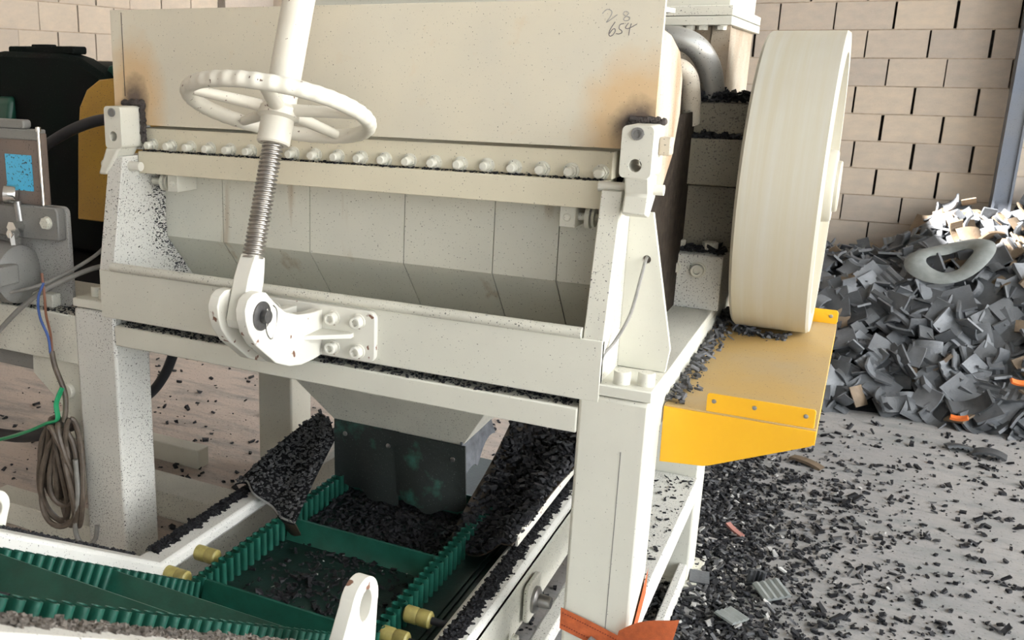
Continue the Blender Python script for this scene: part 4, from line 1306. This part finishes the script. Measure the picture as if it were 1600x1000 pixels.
o = crumbs('oily_dirt', pts, 0.002, 0.006, 'crumb', None, 0.6, 35, 1.0)
tag(o, 'oily black dirt on the platform below the hydraulic unit', 'dirt')

mo = thing('drive_motor', (-2.7, 2.8, 0.85), 'large black dusty drive motor with dark green shell behind the hydraulic unit', 'motor')
prof = [(-3.35, 0.86), (-2.46, 0.86), (-2.42, 0.95), (-2.415, 1.46), (-2.46, 1.525), (-2.56, 1.575), (-2.63, 1.592), (-2.95, 1.60), (-3.15, 1.575), (-3.30, 1.48), (-3.36, 1.35)]
MB().prism(prof, 'y', 2.6, 2.70).prism([(x * 0.96 - 0.17, z - 0.03) for x, z in prof], 'y', 2.70, 3.25).build('housing', 'motor', mo, 0.02)
MB().prism(rrect(-2.93, -2.60, 1.59, 1.618, 0.008), 'y', 2.62, 2.69).box(-2.82, -2.74, 2.63, 2.68, 1.615, 1.625).build('top_cover', 'motor', mo, 0.004)
MB().prism([(2.60, 0.9), (2.60, 1.44), (2.57, 1.42), (2.53, 1.25), (2.57, 1.0)], 'x', -2.975, -2.885).build('rib', 'motorgreen', mo, 0.02)
MB().plate([(-2.50, 1.50), (-2.40, 1.46), (-2.40, 1.53), (-2.415, 1.552), (-2.44, 1.556), (-2.47, 1.55)], [circle2(-2.425, 1.523, 0.014)], 'y', 2.66, 2.685).build('lifting_eye', 'motorgreen', mo, 0.003)
bg = thing('belt_guard', (-2.2, 2.5, 0.9), 'old yellow belt guard with rounded top beside the motor', 'guard')
gp = [(-2.33, 1.05), (-2.305, 1.33), (-2.29, 1.42), (-2.255, 1.475), (-2.20, 1.507), (-2.14, 1.513), (-2.02, 1.505), (-1.98, 1.45), (-1.98, 1.05)]
MB().prism(gp, 'y', 2.32, 2.33).build('front_panel', 'yellowold', bg, 0.004)
gq = [(x * 1.0, z - 0.002) for x, z in gp]
MB().prism(gq, 'y', 2.33, 2.58).build('shell', 'yellowold', bg, 0.01)
MB().box(-2.1, -2.02, 2.36, 2.5, 0.85, 1.06).build('stand', 'dark', bg)

tag(MB().tube(catmull([(-2.52, 2.20, 1.17), (-2.42, 2.2, 1.245), (-2.34, 2.2, 1.295), (-2.22, 2.2, 1.352), (-2.10, 2.2, 1.388), (-1.98, 2.2, 1.40)], 6), 0.0175, 14).build('hydraulic_hose', 'hose'), 'thick black hose arching from the hydraulic unit to the machine', 'hose')
tag(MB().tube(catmull([(-1.80, 2.2, 0.78), (-1.835, 2.2, 0.70), (-1.88, 2.2, 0.61), (-1.95, 2.2, 0.53), (-2.05, 2.2, 0.48)], 6), 0.016, 12).build('black_hose', 'hose'), 'dark blue black hose passing behind the left front leg', 'hose')
tag(MB().tube(catmull([(-2.160, 1.897, 1.048), (-2.163, 1.89, 1.01), (-2.19, 1.86, 0.955), (-2.20, 1.84, 0.925), (-2.17, 1.84, 0.912), (-2.10, 1.87, 0.925), (-2.03, 1.92, 0.955), (-1.94, 1.99, 1.02), (-1.90, 2.03, 1.08), (-1.895, 2.06, 1.12)], 8), 0.0055, 10).build('grey_cable', 'greycable'), 'thin grey cable looping from the chrome fitting to the crusher', 'cable')
tag(MB().tube(catmull([(-2.36, 1.86, 0.66), (-2.24, 1.86, 0.765), (-2.12, 1.87, 0.87), (-2.04, 1.90, 0.93), (-1.95, 1.97, 0.98), (-1.88, 2.03, 1.0)], 8), 0.0075, 10).build('grey_cable', 'greycable'), 'thicker grey cable slanting across the platform front', 'cable')
tag(MB().tube(catmull([(-2.015, 1.86, 0.955), (-2.035, 1.855, 0.91), (-2.045, 1.865, 0.85), (-2.035, 1.88, 0.79), (-2.03, 1.88, 0.74)], 6), 0.004, 8).build('blue_wire', 'bluewire'), 'blue wire hanging over the platform edge', 'wire')
tag(MB().tube(catmull([(-2.03, 1.87, 0.98), (-2.015, 1.86, 0.92), (-2.02, 1.865, 0.86), (-2.03, 1.885, 0.80), (-2.028, 1.885, 0.74)], 6), 0.0038, 8).build('brown_wire', 'brownwire'), 'brown wire hanging beside the blue one', 'wire')

# coil of cable hung on the pipe stub
co_ = thing('cable_coil', (-2.0, 1.86, 0.2), 'hanging coil of dirty brown cable beside the left front leg', 'cable')
MB().tube(catmull([(-2.03, 1.885, 0.745), (-2.015, 1.88, 0.70), (-1.985, 1.88, 0.63), (-1.975, 1.87, 0.58), (-1.975, 1.86, 0.545)], 6), 0.008, 10).build('lead', 'cable', co_)
for k in range(9):
    cx = -1.985 - 0.012 * (k % 4) + (0.03 if k % 3 == 0 else -0.02)
    wdt = 0.045 + 0.008 * ((k * 5) % 7)
    top = 0.555 - 0.006 * k
    bot = 0.215 + 0.022 * ((k * 3) % 6)
    yy = 1.858 - 0.006 * (k % 5) + 0.01
    p = []
    for i in range(16):
        a = 2 * math.pi * i / 16
        sx = math.sin(a)
        nar = 0.35 + 0.65 * (0.5 - 0.5 * math.cos(a))
        p.append((cx + wdt * sx * nar, yy + 0.012 * math.sin(2 * a + k), (top + bot) / 2 + (top - bot) / 2 * math.cos(a)))
    MB().tube(catmull(p, 4, True), 0.0085, 8, True).build('loop', 'cable', co_)
MB().tube(catmull([(-1.93, 1.85, 0.44), (-1.93, 1.85, 0.33), (-1.95, 1.85, 0.22), (-1.935, 1.85, 0.175), (-1.90, 1.85, 0.175), (-1.875, 1.855, 0.20), (-1.87, 1.86, 0.24)], 6), 0.0075, 8).build('tail', 'greycable', co_)
tag(MB().tube(catmull([(-1.985, 1.872, 0.645), (-1.995, 1.855, 0.60), (-1.99, 1.85, 0.555), (-2.03, 1.845, 0.535), (-2.12, 1.84, 0.49), (-2.26, 1.84, 0.435), (-2.4, 1.84, 0.40)], 8), 0.0095, 8, flat=0.55).build('green_strap', 'greenstrap'), 'bright green plastic strap tying up the cable coil', 'strap')
tag(MB().tube(catmull([(-2.02, 2.0, 0.50), (-2.15, 2.0, 0.44), (-2.3, 2.0, 0.385), (-2.5, 2.0, 0.36)], 6), 0.02, 12).build('black_pipe', 'hose'), 'black pipe running left behind the cable coil', 'pipe')

# ------------------------------------------------------------------ orange lashing strap on the right front leg
stp = thing('lashing_strap', (-0.41, 1.97, 0.3), 'orange lashing strap wound round the right front leg', 'strap')
x0, x1, y0, y1 = -0.4895, -0.3345, 1.8965, 2.046
MB().add([(x0, y0 - .003, 0.372), (x0, y0 - .003, 0.318), (-0.41, y0 - .003, 0.300), (-0.41, y0 - .003, 0.355), (x1, y0 - .003, 0.283), (x1, y0 - .003, 0.335)],
         [(0, 1, 2, 3), (3, 2, 4, 5)]).build('front_band', 'orange', stp)
stch = MB()
for zoff in (0.012, 0.042):
    for i in range(26):
        x = x0 + 0.004 + i * 0.0058
        zc = 0.372 - zoff - (x - x0) * 0.235
        stch.box(x, x + 0.0032, y0 - 0.0042, y0 - 0.003, zc - 0.0008, zc + 0.0008)
stch.build('stitching', 'orangestitch', stp)
MB().add([(x1 + .002, y0, 0.283), (x1 + .002, y0, 0.335), (x1 + .002, y1, 0.44), (x1 + .002, y1, 0.375)], [(0, 1, 2, 3)]).build('side_band', 'orange', stp)
MB().grid(lambda u_, v_: (-0.365 + 0.125 * u_ + 0.01 * v_, 1.885 - 0.02 * math.sin(u_ * 2), 0.300 + 0.085 * u_ + 0.060 * v_ + 0.012 * math.sin(u_ * 4)), 10, 3, (0, -0.003, 0)).build('loose_tail', 'orange', stp)
MB().tube(catmull([(-0.42, 1.888, 0.312), (-0.38, 1.878, 0.300), (-0.35, 1.884, 0.298)], 5), 0.012, 10).build('knot', 'greyunit', stp)
